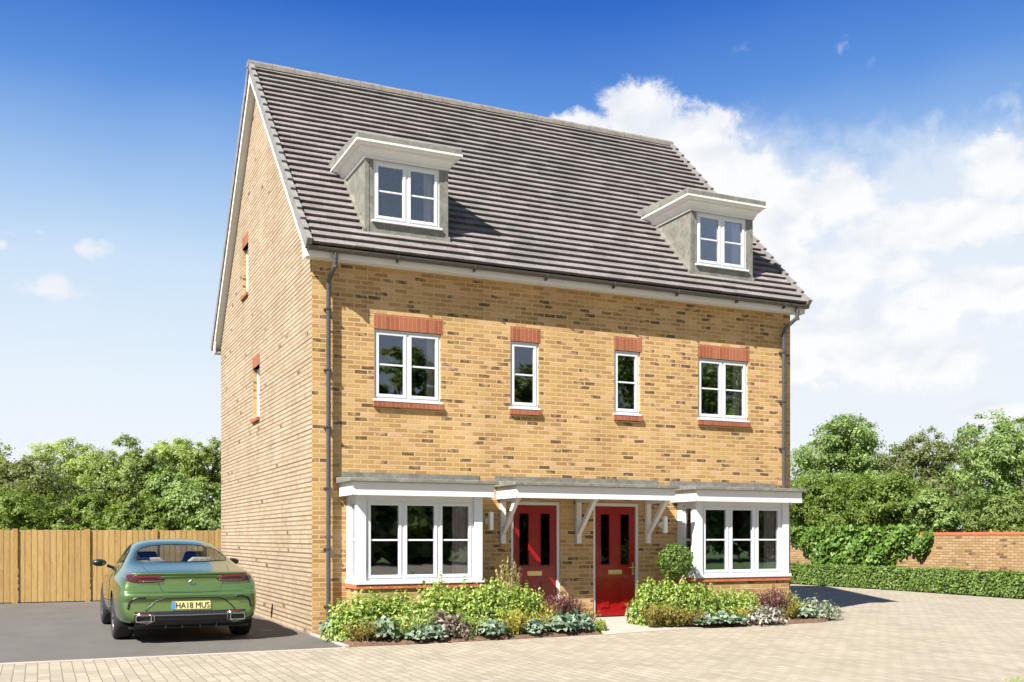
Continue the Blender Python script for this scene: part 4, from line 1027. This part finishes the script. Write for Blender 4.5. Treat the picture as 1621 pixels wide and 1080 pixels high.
PL = [ # kind, image column, row in the bed (y), top line, width, label
 ('lime', 553, -1.27, 947, 0.95, 'lime green shrub at the foot of the left downpipe'),
 ('lime', 588, -1.22, 934, 1.12, 'lime green shrub under the left half of the left bay window'),
 ('lime', 632, -1.22, 937, 1.12, 'lime green shrub under the middle of the left bay window'),
 ('lime', 694, -1.22, 918, 1.10, 'lime green shrub under the right pane of the left bay window'),
 ('lime', 738, -1.32, 924, 1.12, 'lime green shrub under the right corner of the left bay window'),
 ('lime', 778, -1.27, 918, 1.12, 'lime green shrub below the tall copper shrub'),
 ('lime', 812, -1.32, 923, 1.06, 'lime green shrub left of the left door'),
 ('lime', 836, -1.17, 929, 0.90, 'lime green shrub right in front of the left door'),
 ('copper', 801, -0.62, 874, 0.80, 'tall airy copper leaved shrub between the left bay and the left door'),
 ('plum', 886, -1.00, 932, 0.92, 'plum coloured shrub between the two red doors'),
 ('blue', 533, -1.10, 972, 1.06, 'blue green broad leaved plant beside the corner of the house'),
 ('bronze', 572, -1.70, 977, 1.44, 'low bronze shrub at the front left of the left bed'),
 ('blue', 608, -1.68, 974, 1.12, 'blue green broad leaved plant right of the front left bronze shrub'),
 ('rush', 640, -1.72, 970, 1.31, 'upright green grassy plant at the front of the left bed'),
 ('rush', 668, -1.55, 960, 1.12, 'upright grassy plant touching the mauve leaved plant'),
 ('mauve', 703, -1.60, 961, 1.31, 'mauve leaved plant at the front of the left bed'),
 ('blue', 684, -1.78, 983, 0.94, 'small blue green plant in front of the mauve leaved plant'),
 ('lime', 738, -1.70, 975, 0.50, 'small lime green shrub at the front of the left bed'),
 ('blue', 774, -1.72, 978, 1.19, 'blue green broad leaved plant between a small lime shrub and a yellow shrub'),
 ('yellow', 817, -1.66, 956, 1.44, 'yellow shrub under the left door, left of the two there'),
 ('yellow', 862, -1.55, 962, 1.12, 'yellow shrub under the left door, right of the two there'),
 ('blue', 843, -1.66, 978, 1.00, 'blue green plant between the two yellow shrubs of the left bed'),
 ('blue', 886, -1.58, 967, 1.19, 'blue green broad leaved plant in front of the smaller plum shrub'),
 ('blue', 912, -1.50, 965, 1.19, 'blue green broad leaved plant left of the bronze shrub near the path'),
 ('bronze', 930, -1.25, 960, 1.06, 'low bronze shrub near the path, right end of the left bed'),
 ('lime', 950, -1.50, 978, 0.34, 'tiny green plant at the tip of the left bed beside the path'),
 ('bronze', 912, -0.95, 957, 0.75, 'low bronze shrub behind others below the brick pier between the doors'),
 ('box', 1069, -0.70, 859, 0.98, 'round clipped ball of green leaves beside the right bay window'),
 ('lime', 1026, -0.99, 917, 0.90, 'lime green shrub right of the right door'),
 ('lime', 1058, -1.04, 916, 1.06, 'lime green shrub under the clipped ball'),
 ('lime', 1086, -1.04, 918, 1.03, 'lime green shrub at the left corner of the right bay window'),
 ('lime', 1114, -1.06, 923, 0.92, 'lime green shrub under the left pane of the right bay window'),
 ('lime', 1178, -1.02, 932, 0.84, 'lime green shrub under the middle of the right bay window'),
 ('blue', 1014, -0.85, 947, 1.00, 'blue green plant nearest to the right door'),
 ('bronze', 1034, -1.34, 950, 1.31, 'low bronze shrub at the left tip of the right bed'),
 ('bronze', 1058, -1.34, 952, 1.38, 'low bronze shrub second from the left tip of the right bed'),
 ('bronze', 1094, -1.37, 958, 1.31, 'low bronze shrub in front of the left corner of the right bay'),
 ('blue', 1122, -1.42, 967, 1.12, 'blue green plant right of the bronze shrubs of the right bed'),
 ('blue', 1148, -1.42, 965, 1.19, 'blue green plant left of the yellow shrub under the right bay window'),
 ('blue', 1164, -1.46, 971, 0.94, 'small blue green plant in front of a yellow shrub of the right bed'),
 ('yellow', 1174, -1.32, 957, 1.25, 'yellow shrub under the middle of the right bay window'),
 ('silver', 1207, -1.40, 956, 1.38, 'silver leaved plant in front of the large plum shrub'),
 ('silver', 1184, -1.08, 955, 0.94, 'silver leaved plant touching the yellow shrub of the right bed'),
 ('plum', 1226, -0.95, 926, 1.15, 'large plum coloured shrub under the right pane of the right bay window'),
 ('lime', 1252, -0.74, 936, 0.67, 'lime green shrub behind the right corner of the right bay window'),
 ('yellow', 1258, -1.00, 947, 1.25, 'yellow shrub at the right corner of the right bay window'),
 ('blue', 1274, -1.05, 953, 1.00, 'blue green plant between a yellow shrub and the sage plants'),
 ('bronze', 596, -1.74, 992, 0.80, 'small bronze shrub right behind the kerb below the left bay window, second from the left'),
 ('blue', 660, -1.80, 988, 0.95, 'blue green broad leaved plant between the two grassy plants'),
 ('rush', 756, -1.66, 972, 1.00, 'upright green grassy plant below the right corner of the left bay window'),
 ('mauve', 728, -1.72, 974, 0.85, 'smaller mauve leaved plant right of the larger one'),
 ('bronze', 796, -1.72, 975, 0.90, 'small bronze shrub just left of the left yellow shrub'),
 ('bronze', 868, -1.35, 950, 0.90, 'bronze shrub between the smaller plum shrub and the left door'),
 ('plum', 908, -1.10, 944, 0.70, 'low plum coloured shrub below the brick pier between the doors'),
 ('bronze', 1074, -1.36, 962, 1.15, 'low bronze shrub in the middle of the bronze row of the right bed'),
 ('blue', 1108, -1.38, 972, 0.90, 'blue green plant nestling against the last bronze shrub of the right bed'),
 ('lime', 1148, -0.95, 930, 0.85, 'lime green shrub between the left and middle panes of the right bay window'),
 ('bronze', 1240, -1.18, 955, 1.00, 'bronze shrub at the foot of the large plum shrub'),
 ('sage', 1288, -0.95, 943, 1.25, 'sage plant near the right end of the right bed'),
 ('sage', 1308, -1.05, 952, 0.90, 'sage plant at the far right tip of the right bed'),
]
for row in PL: plant(*row)

# grass verge peeping in at the lower right
def verge():
    rng = np.random.default_rng(9); n = 9000
    x = rng.uniform(5.3, 9.0, n); y = rng.uniform(-10.0, -8.12, n)+0.05*np.sin(x*7)
    y = np.where(x < 5.4, y-(5.4-x)*0.8, y)
    h = 0.02+0.03*rng.random(n); a = rng.uniform(0, 6.28, n); w = 0.004
    dx, dy = np.cos(a)*w, np.sin(a)*w; lx, ly = rng.normal(size=n)*0.02, rng.normal(size=n)*0.02
    V = np.stack([np.stack([x-dx, y-dy, np.zeros(n)], 1), np.stack([x+dx, y+dy, np.zeros(n)], 1), np.stack([x+lx+dx*0.3, y+ly, h], 1), np.stack([x+lx, y+ly, h], 1)], 1).reshape(-1, 3)
    F = (np.arange(n)[:, None]*4+np.array([0, 1, 2, 3])[None]).astype(np.int32)
    o = leaf_object('grass', V, F, 'grass_leaf'); tag(o, 'short grass at the edge of the block paving, lower right corner', 'grass', kind='stuff')
verge()

# ================================================================== CAR
def car():
    root = empty('parked_car', (-1.865, -0.42, 0.008)); root.scale = (1.035, 1, 1); tag(root, 'metallic green coupe parked on the driveway, seen from behind', 'car')
    # y, wb, zb, wmax, zm, wsh, zsh, wbelt, zbelt, wroof, zroof
    ST = [
     (0.00, .66, .31, .84, .56, .82, .76, .72, .935, .46, .955),
     (0.05, .78, .275, .905, .57, .885, .83, .80, .975, .56, .99),
     (0.25, .86, .25, .955, .60, .935, .88, .845, 1.00, .62, 1.035),
     (0.60, .88, .22, .978, .66, .965, .92, .855, 1.03, .64, 1.085),
     (1.05, .88, .20, .988, .70, .975, .945, .845, 1.07, .63, 1.165),
     (1.50, .88, .20, .978, .68, .955, .945, .81, 1.10, .61, 1.335),
     (2.00, .88, .20, .965, .62, .945, .92, .80, 1.09, .60, 1.465),
     (2.55, .88, .20, .96, .60, .94, .90, .80, 1.07, .59, 1.50),
     (3.10, .88, .20, .96, .60, .94, .88, .80, 1.04, .59, 1.44),
     (3.60, .88, .20, .965, .62, .945, .87, .80, 1.01, .62, 1.22),
     (4.05, .88, .20, .97, .64, .945, .86, .78, .96, .60, 1.02),
     (4.55, .86, .22, .94, .60, .90, .80, .74, .88, .58, .935),
     (4.92, .78, .25, .86, .55, .82, .72, .66, .79, .48, .83),
     (5.06, .58, .32, .70, .52, .68, .64, .56, .70, .36, .73)]
    V = []; half = 12
    def section(s):
        y, wb, zb, wm, zm, ws, zs, wbt, zbt, wr, zr = s
        P = [(0, zb), (wb*0.6, zb), (wb, zb+0.01), (wm*0.985, zb+0.13), (wm, zm), (ws+0.003, (zm+zs)/2+0.05), (ws, zs), (wbt, zbt),
             ((wbt*0.62+wr*0.38)-0.0, zbt+(zr-zbt)*0.45), (wr, zr-0.035*min(1, (zr-zbt)/0.3)-0.004), (wr*0.55, zr+0.006), (0, zr+0.012)]
        return [(x, y, z) for x, z in P]
    secs = [section(s) for s in ST]; n = half; F = []
    idx = {}
    for i, sc_ in enumerate(secs):
        for j, p in enumerate(sc_):
            idx[(i, j, 1)] = len(V); V.append(p)
            if j in (0, n-1): idx[(i, j, -1)] = idx[(i, j, 1)]
            else: idx[(i, j, -1)] = len(V); V.append((-p[0], p[1], p[2]))
    for i in range(len(secs)-1):
        for j in range(n-1):
            F.append((idx[i, j, 1], idx[i+1, j, 1], idx[i+1, j+1, 1], idx[i, j+1, 1]))
            F.append((idx[i, j, -1], idx[i, j+1, -1], idx[i+1, j+1, -1], idx[i+1, j, -1]))
    for i, fl in ((0, 1), (len(secs)-1, -1)):
        for j in range(n-1):
            f = (idx[i, j, 1], idx[i, j+1, 1], idx[i, j+1, -1], idx[i, j, -1])
            f = tuple(dict.fromkeys(f)); F.append(f if fl == 1 else f[::-1])
    tmp = link_mesh('tmp', V, F, 'car_paint')
    md = tmp.modifiers.new('s', 'SUBSURF'); md.levels = 4; md.render_levels = 4
    dg = bpy.context.evaluated_depsgraph_get(); ev = tmp.evaluated_get(dg)
    me = bpy.data.meshes.new_from_object(ev); bpy.data.objects.remove(tmp)
    bm = bmesh.new(); bm.from_mesh(me); bmesh.ops.recalc_face_normals(bm, faces=bm.faces)
    # pressed creases across the tail: bumper edge, hollow boot panel, lip
    zs_ = [.30, .50, .60, .650, .695, .718, .75, .85, .925, .960, 1.0, 1.06]; ds_ = [0, 0, -.004, -.030, -.042, -.030, .012, .024, .012, -.018, -.026, 0]
    for v in bm.verts:
        if v.co.y < 0.45:
            fo = max(0.0, min(1.0, (0.45-v.co.y)/0.35)); fx = max(0.0, 1-(abs(v.co.x)/1.0)**8)
            v.co.y += float(np.interp(v.co.z, zs_, ds_))*fo*fx
    bm.normal_update()
    bvh = BVHTree.FromBMesh(bm)
    def inpoly(p, poly):
        x, y = p; c = False; k = len(poly)
        for i in range(k):
            x1, y1 = poly[i]; x2, y2 = poly[(i+1) % k]
            if (y1 > y) != (y2 > y) and x < (x2-x1)*(y-y1)/(y2-y1)+x1: c = not c
        return c
    def dense(poly, closed=True, st=0.03):
        out = []; k = len(poly)
        for i in range(k if closed else k-1):
            a = Vector(poly[i]); b = Vector(poly[(i+1) % k]); m_ = max(1, int((b-a).length/st))
            out += [tuple(a.lerp(b, q/m_)) for q in range(m_)]
        if not closed: out.append(poly[-1])
        return out
    def project(p, ax):
        if ax == 'rear': o_, d_ = Vector((p[0], -3, p[1])), Vector((0, 1, 0))
        elif ax == 'front': o_, d_ = Vector((p[0], 9, p[1])), Vector((0, -1, 0))
        elif ax == 'left': o_, d_ = Vector((-3, p[0], p[1])), Vector((1, 0, 0))
        elif ax == 'right': o_, d_ = Vector((3, p[0], p[1])), Vector((-1, 0, 0))
        elif ax == 'top': o_, d_ = Vector((p[0], p[1], 4)), Vector((0, 0, -1))
        h = bvh.ray_cast(o_, d_)
        return (h[0], h[1]) if h[0] is not None else (None, None)
    def patch(name, poly, ax, off, mat, parent, rings=8, smooth=True, thick=0.0):
        P = dense(poly); cx = sum(p[0] for p in P)/len(P); cy = sum(p[1] for p in P)/len(P)
        v = []; f = []; k = len(P)
        for r in range(rings+1):
            s = 1-r/(rings+0.35)
            for p in P:
                q = (cx+(p[0]-cx)*s, cy+(p[1]-cy)*s); h, nn = project(q, ax)
                if h is None: h, nn = Vector((q[0], 0.0, q[1])), Vector((0, -1, 0))
                v.append(h+nn*(off if r else off*0.1))
        for r in range(rings):
            for i in range(k): f.append((r*k+i, r*k+(i+1) % k, (r+1)*k+(i+1) % k, (r+1)*k+i))
        f.append([rings*k+i for i in range(k)])
        o = link_mesh(name, v, f, mat, parent, smooth)
        bmm = bmesh.new(); bmm.from_mesh(o.data); bmesh.ops.recalc_face_normals(bmm, faces=bmm.faces); bmm.to_mesh(o.data); bmm.free()
        return o
    def strip(name, line, ax, w, off, mat, parent, closed=False):
        L = dense(line, closed, 0.02); mb = MB(); pts = []
        for p in L:
            h, nn = project(p, ax)
            if h is not None: pts.append(h+nn*off)
        if closed: pts.append(pts[0])
        mb.tube(pts, w, 6, cap=not closed); return mb.build(name, mat, parent, smooth=True)
    rear_glass = [(-.64, 1.165), (-.66, 1.20), (-.61, 1.285), (-.53, 1.345), (-.40, 1.385), (-.2, 1.402), (0, 1.407), (.2, 1.402), (.40, 1.385), (.53, 1.345), (.61, 1.285), (.66, 1.20), (.64, 1.165), (.3, 1.150), (0, 1.146), (-.3, 1.150)]
    wind = [(-.70, 1.13), (-.56, 1.40), (-.3, 1.43), (.3, 1.43), (.56, 1.40), (.70, 1.13), (.4, 1.08), (-.4, 1.08)]
    side = [(1.55, 1.135), (1.95, 1.31), (2.3, 1.385), (2.6, 1.40), (2.95, 1.36), (3.35, 1.22), (3.62, 1.085), (2.6, 1.11)]
    def shrink(poly, d):
        cx = sum(p[0] for p in poly)/len(poly); cy = sum(p[1] for p in poly)/len(poly); out = []
        for p in poly:
            v_ = Vector((p[0]-cx, p[1]-cy)); l = v_.length; out.append((cx+v_.x*(l-d)/l, cy+v_.y*(l-d)/l))
        return out
    rg, wd, sg = shrink(rear_glass, .012), shrink(wind, .012), shrink(side, .012)
    kill = []
    for f in bm.faces:
        c = f.calc_center_median(); nn = f.normal
        if c.y < 2.2 and nn.y < -0.08 and inpoly((c.x, c.z), rg) and c.z > 1.12: kill.append(f)
        elif c.y > 2.7 and nn.y > 0.1 and inpoly((c.x, c.z), wd) and c.z > 1.0: kill.append(f)
        elif abs(nn.x) > 0.35 and inpoly((c.y, c.z), sg): kill.append(f)
        elif nn.z < -0.8 and c.z < 0.3: kill.append(f)
        else:
            for ya in (1.02, 3.98):
                if abs(c.x) > 0.55 and math.hypot(c.y-ya, c.z-0.34) < 0.395: kill.append(f); break
    bmesh.ops.delete(bm, geom=kill, context='FACES')
    me2 = bpy.data.meshes.new('body'); bm.to_mesh(me2); bm.free(); me2.polygons.foreach_set('use_smooth', [True]*len(me2.polygons))
    me2.materials.clear(); me2.materials.append(MATS['car_paint'])
    body = bpy.data.objects.new('body', me2); COL.objects.link(body); body.parent = root
    patch('rear_window', rear_glass, 'rear', 0.003, 'car_glass', root, 6)
    strip('window_seal', rear_glass, 'rear', 0.008, 0.002, 'black_plastic', body, True)
    patch('windscreen', wind, 'front', 0.003, 'car_glass', root, 6)
    for ax in ('left', 'right'):
        patch('side_window', side, ax, 0.003, 'car_glass', root, 6); strip('window_seal', side, ax, 0.009, 0.002, 'black_plastic', body, True)
        strip('wheel_arch', [(1.02+0.395*math.cos(R_(a)), 0.34+0.395*math.sin(R_(a))) for a in range(-15, 196, 10)], ax, 0.008, -0.004, 'black_plastic', body)
        strip('wheel_arch', [(3.98+0.395*math.cos(R_(a)), 0.34+0.395*math.sin(R_(a))) for a in range(-15, 196, 10)], ax, 0.008, -0.004, 'black_plastic', body)
        strip('door_gap', [(2.0, 1.08), (2.03, .7), (2.15, .35)], ax, 0.004, 0.0, 'black_plastic', body)
    # underbody tray, closes the shell from below
    m = MB(); m.box(-.80, .80, .12, 4.9, .21, .24); m.box(-.52, .52, 0.5, 4.6, .24, .66); m.build('underbody', 'black_plastic', root)
    # boot lid: shut lines, lip, creases
    for s in (-1, 1):
        strip('boot_gap', [(s*.60, 1.10), (s*.545, 1.02), (s*.50, .96), (s*.42, .84), (s*.38, .745), (s*.33, .728)], 'rear', 0.0035, 0.0005, 'black_plastic', body)
        lamp = [(s*.85, 0.985), (s*.80, 1.0), (s*.50, .985), (s*.345, .975), (s*.335, .93), (s*.375, .885), (s*.50, .868), (s*.70, .868), (s*.845, .89), (s*.868, .94)]
        lo = patch('tail_light', lamp, 'rear', 0.010, 'tail_red', root, 8)
        inner = [(s*.855, .97), (s*.72, .975), (s*.68, .93), (s*.70, .885), (s*.835, .90), (s*.862, .94)]
        patch('lamp_unit', inner, 'rear', 0.014, 'tail_dark', lo, 5)
        strip('lamp_bar', [(s*.38, .905), (s*.50, .892), (s*.64, .892)], 'rear', 0.007, 0.012, 'chrome', lo)
        strip('air_slot', [(s*.60, .655), (s*.70, .66), (s*.775, .635), (s*.81, .58), (s*.825, .50)], 'rear', 0.016, 0.0, 'black_plastic', body)
        ref = [(s*.72, .452), (s*.50, .452), (s*.50, .430), (s*.72, .430)]
        patch('reflector', ref, 'rear', 0.045, 'tail_red', root, 2)
        # exhaust tip: rounded-rectangle ring
        cx = s*.63; cz = .365; ex = MB()
        def rr(w, h, r=0.02):
            out = []
            for qx, qz, a0 in ((1, 1, 0), (-1, 1, 90), (-1, -1, 180), (1, -1, 270)):
                for a in (0, 30, 60, 90): out.append((cx+qx*(w-r)+r*math.cos(R_(a0+a)), cz+qz*(h-r)+r*math.sin(R_(a0+a))))
            return out
        A, Bq = rr(.105, .05), rr(.093, .038); k = len(A); v = [(p[0], -.035, p[1]) for p in A]+[(p[0], -.035, p[1]) for p in Bq]+[(p[0], .12, p[1]) for p in A]+[(p[0], .12, p[1]) for p in Bq]
        f = []
        for i in range(k):
            j = (i+1) % k; f += [(i, j, k+j, k+i), (i, 2*k+i, 2*k+j, j), (k+i, k+j, 3*k+j, 3*k+i)]
        ex.add(v, f); eo = ex.build('exhaust_tip', 'chrome', root, smooth=False)
        ic = MB(); ic.box(cx-.10, cx+.10, .08, .09, cz-.04, cz+.04); ic.build('exhaust_inside', 'black_void', eo)
    strip('boot_gap', [(-.33, .728), (0, .722), (.33, .728)], 'rear', 0.0045, 0.0005, 'black_plastic', body)
    # boot lip spoiler
    sp = MB(); L = []; nseg = 30
    for i in range(nseg+1):
        x = -.78+1.56*i/nseg; h, nn = project((x, .965), 'rear')
        yb = h.y if h is not None else 0.1; q = 1-(abs(x)/.78)**4
        L.append([(x, yb+0.015, .975), (x, yb-0.012*q, .995), (x, yb-0.006*q, 1.006+0.008*q), (x, yb+0.12, 1.016)])
    for i in range(nseg):
        base = len(sp.v); sp.add(L[i]+L[i+1], [(0, 1, 5, 4), (1, 2, 6, 5), (2, 3, 7, 6)])
    sp.build('boot_lip', 'car_paint', body, smooth=True)
    # number plate recess and plate
    rec = [(-.50, .60), (-.42, .635), (-.30, .648), (.30, .648), (.42, .635), (.50, .60), (.57, .50), (.60, .468), (-.60, .468), (-.57, .50)]
    strip('plate_recess_edge', [(-.60, .47), (-.55, .53), (-.46, .612), (-.36, .643), (0, .65), (.36, .643), (.46, .612), (.55, .53), (.60, .47)], 'rear', 0.010, 0.0, 'black_plastic', body)
    hc, _ = project((0, .55), 'rear'); py = hc.y-0.018
    pb = MB(); pb.box(-.26, .26, py, py+0.02, .485, .60); plate = pb.build('number_plate', 'plate_yellow', root, bevel=0.003)
    bb = MB(); bb.box(-.262, -.215, py-.002, py-.0005, .487, .598); bb.build('plate_band', 'plate_blue', plate)
    tcu = bpy.data.curves.new('plate_text', 'FONT'); tcu.body = 'HA18 MUS'; tcu.size = 0.118; tcu.align_x = 'CENTER'; tcu.align_y = 'CENTER'; tcu.extrude = 0.001; tcu.offset = 0.0
    to = bpy.data.objects.new('tmp_text', tcu); COL.objects.link(to)
    dg = bpy.context.evaluated_depsgraph_get(); tm = bpy.data.meshes.new_from_object(to.evaluated_get(dg)); bpy.data.objects.remove(to)
    xs = [v.co.x for v in tm.vertices]; ys = [v.co.y for v in tm.vertices]; w_ = max(xs)-min(xs); h_ = max(ys)-min(ys)
    mx = (max(xs)+min(xs))/2; my = (max(ys)+min(ys))/2
    for v in tm.vertices:
        x, y, z = v.co; v.co = ((x-mx)*0.45/w_+0.018, py-0.003-z, (y-my)*0.082/h_+.543)
    tm.materials.clear(); tm.materials.append(MATS['black_plastic'])
    tx = bpy.data.objects.new('plate_lettering', tm); COL.objects.link(tx); tx.parent = plate
    # star-in-ring badge
    hb, _ = project((0, .90), 'rear'); by = hb.y-0.006; bd = MB()
    bd.tube([(0.045*math.cos(R_(a)), by, .90+.045*math.sin(R_(a))) for a in range(0, 361, 20)], 0.005, 6, cap=False)
    for a in (90, 210, 330):
        c_, s_ = math.cos(R_(a)), math.sin(R_(a)); px_, pz_ = -s_*0.008, c_*0.008
        bd.add([(px_, by, .90+pz_), (-px_, by, .90-pz_), (c_*0.042, by-0.001, .90+s_*0.042), (0, by-0.007, .90)], [(0, 2, 3), (2, 1, 3), (0, 1, 2)])
    bd.build('badge', 'chrome', root)
    # diffuser, chrome blade
    df = MB(); v = []; f = []; N_ = 40
    for i in range(N_+1):
        x = -.745+1.49*i/N_; h, _ = project((x, .46), 'rear'); yb = h.y if h is not None else 0.15; q = max(0, 1-(abs(x)/.76)**8)
        v += [(x, yb-.004, .462), (x, yb-.030*q, .440), (x, yb-.022*q, .30), (x, yb+.10, .225), (x, yb+.35, .21)]
    for i in range(N_):
        for q in range(4): f.append((5*i+q, 5*i+q+1, 5*i+6+q, 5*i+5+q))
    df.add(v, f); dfo = df.build('diffuser', 'black_plastic', root, smooth=True)
    bl = MB(); pts = []
    for i in range(41):
        x = -.56+1.12*i/40; h, _ = project((x, .46), 'rear'); pts.append((x, h.y-.036, .402+0.012*abs(x)))
    bl.tube(pts, 0.012, 6); bl.build('chrome_blade', 'chrome', dfo, smooth=True)
    for s in (-1, 1):
        fr = MB(); pts = [(s*.49, -.03, .43), (s*.74, -.005, .425), (s*.765, .02, .33), (s*.58, -.02, .29), (s*.49, -.03, .33)]
        fr.tube(pts+[pts[0]], 0.009, 6); fr.build('exhaust_surround', 'chrome', dfo, smooth=True)
        for x in (.12, .34):
            fn = MB(); fn.box(s*x-.008, s*x+.008, -.0, .25, .215, .31); fn.build('diffuser_fin', 'black_plastic', dfo)
    # wheels
    for ya in (1.02, 3.98):
        for s in (-1, 1):
            wt = MB(); prof = [(0.235, -.12), (0.30, -.135), (0.335, -.115), (0.345, -.06), (0.345, .06), (0.335, .115), (0.30, .135), (0.235, .12)]
            nseg = 48; v = []; f = []; P_ = len(prof)
            for k in range(nseg):
                a = 2*math.pi*k/nseg
                for r, x in prof: v.append((x, r*math.cos(a), r*math.sin(a)))
            for k in range(nseg):
                k2 = (k+1) % nseg
                for p in range(P_-1): f.append((k*P_+p, k*P_+p+1, k2*P_+p+1, k2*P_+p))
            wt.add(v, f)
            w = wt.build('wheel', 'rubber', root, smooth=True, loc=(s*.835, ya, .345))
            rm = MB(); rm.tube([(s*.10, 0, 0), (s*.06, 0, 0)], 0.06, 16)
            for q in range(10):
                a = R_(36*q); rm.tube([(s*.085, 0.04*math.cos(a), .04*math.sin(a)), (s*.105, .235*math.cos(a), .235*math.sin(a))], 0.014, 6)
            rm.tube([(s*.11, .235*math.cos(R_(a)), .235*math.sin(R_(a))) for a in range(0, 361, 10)], 0.012, 6, cap=False)
            rm.build('rim', 'alloy', w)
    # door mirrors
    for s in (-1, 1):
        mm = MB(); v = []; f = []
        for i in range(9):
            t_ = math.pi*i/8
            for j in range(14):
                a = 2*math.pi*j/14; v.append((s*(1.05+.11*math.sin(t_)*math.cos(a)), 3.02-.07*math.cos(t_), 1.10+.062*math.sin(t_)*math.sin(a)))
        for i in range(8):
            for j in range(14): f.append((14*i+j, 14*i+(j+1) % 14, 14*i+14+(j+1) % 14, 14*i+14+j))
        mm.add(v, f); mo = mm.build('door_mirror', 'black_plastic', root, smooth=True)
        mm = MB(); mm.tube([(s*.80, 3.08, 1.0), (s*.93, 3.05, 1.05)], .025, 8); mm.build('mirror_arm', 'black_plastic', mo)
        mg = MB(); mg.prism([(s*(1.05+.085*math.cos(R_(a))), 1.10+.043*math.sin(R_(a))) for a in range(0, 360, 24)], 'y', 2.950, 2.958); mg.build('mirror_glass', 'car_glass', mo)
    # interior
    m = MB(); m.box(-.68, .68, 1.15, 1.75, 1.02, 1.05); m.box(-.70, .70, 3.1, 3.7, .90, 1.06); m.build('shelf_and_dashboard', 'seat_dark', root)
    for s in (-1, 1):
        m = MB(); x = s*.38
        m.prism([(x-.25, .45), (x+.25, .45), (x+.235, 1.0), (x+.19, 1.17), (x+.15, 1.29), (x-.15, 1.29), (x-.19, 1.17), (x-.235, 1.0)], 'y', 2.50, 2.62)
        m.box(x-.25, x+.25, 2.5, 3.0, .40, .52); m.build('front_seat', 'seat_dark', root, bevel=0.03)
        m = MB(); m.prism([(x-.24, .6), (x+.24, .6), (x+.22, 1.14), (x+.14, 1.205), (x-.14, 1.205), (x-.22, 1.14)], 'y', 1.70, 1.82); m.build('rear_seat', 'seat_leather', root, bevel=0.03)
    m = MB(); m.tube([(.38+.17*math.cos(R_(a)), 2.98+.05*math.sin(R_(a)), 1.04+.16*math.sin(R_(a))) for a in range(0, 361, 20)], .014, 6, cap=False); m.build('steering_wheel', 'black_plastic', root)
    return root
car()
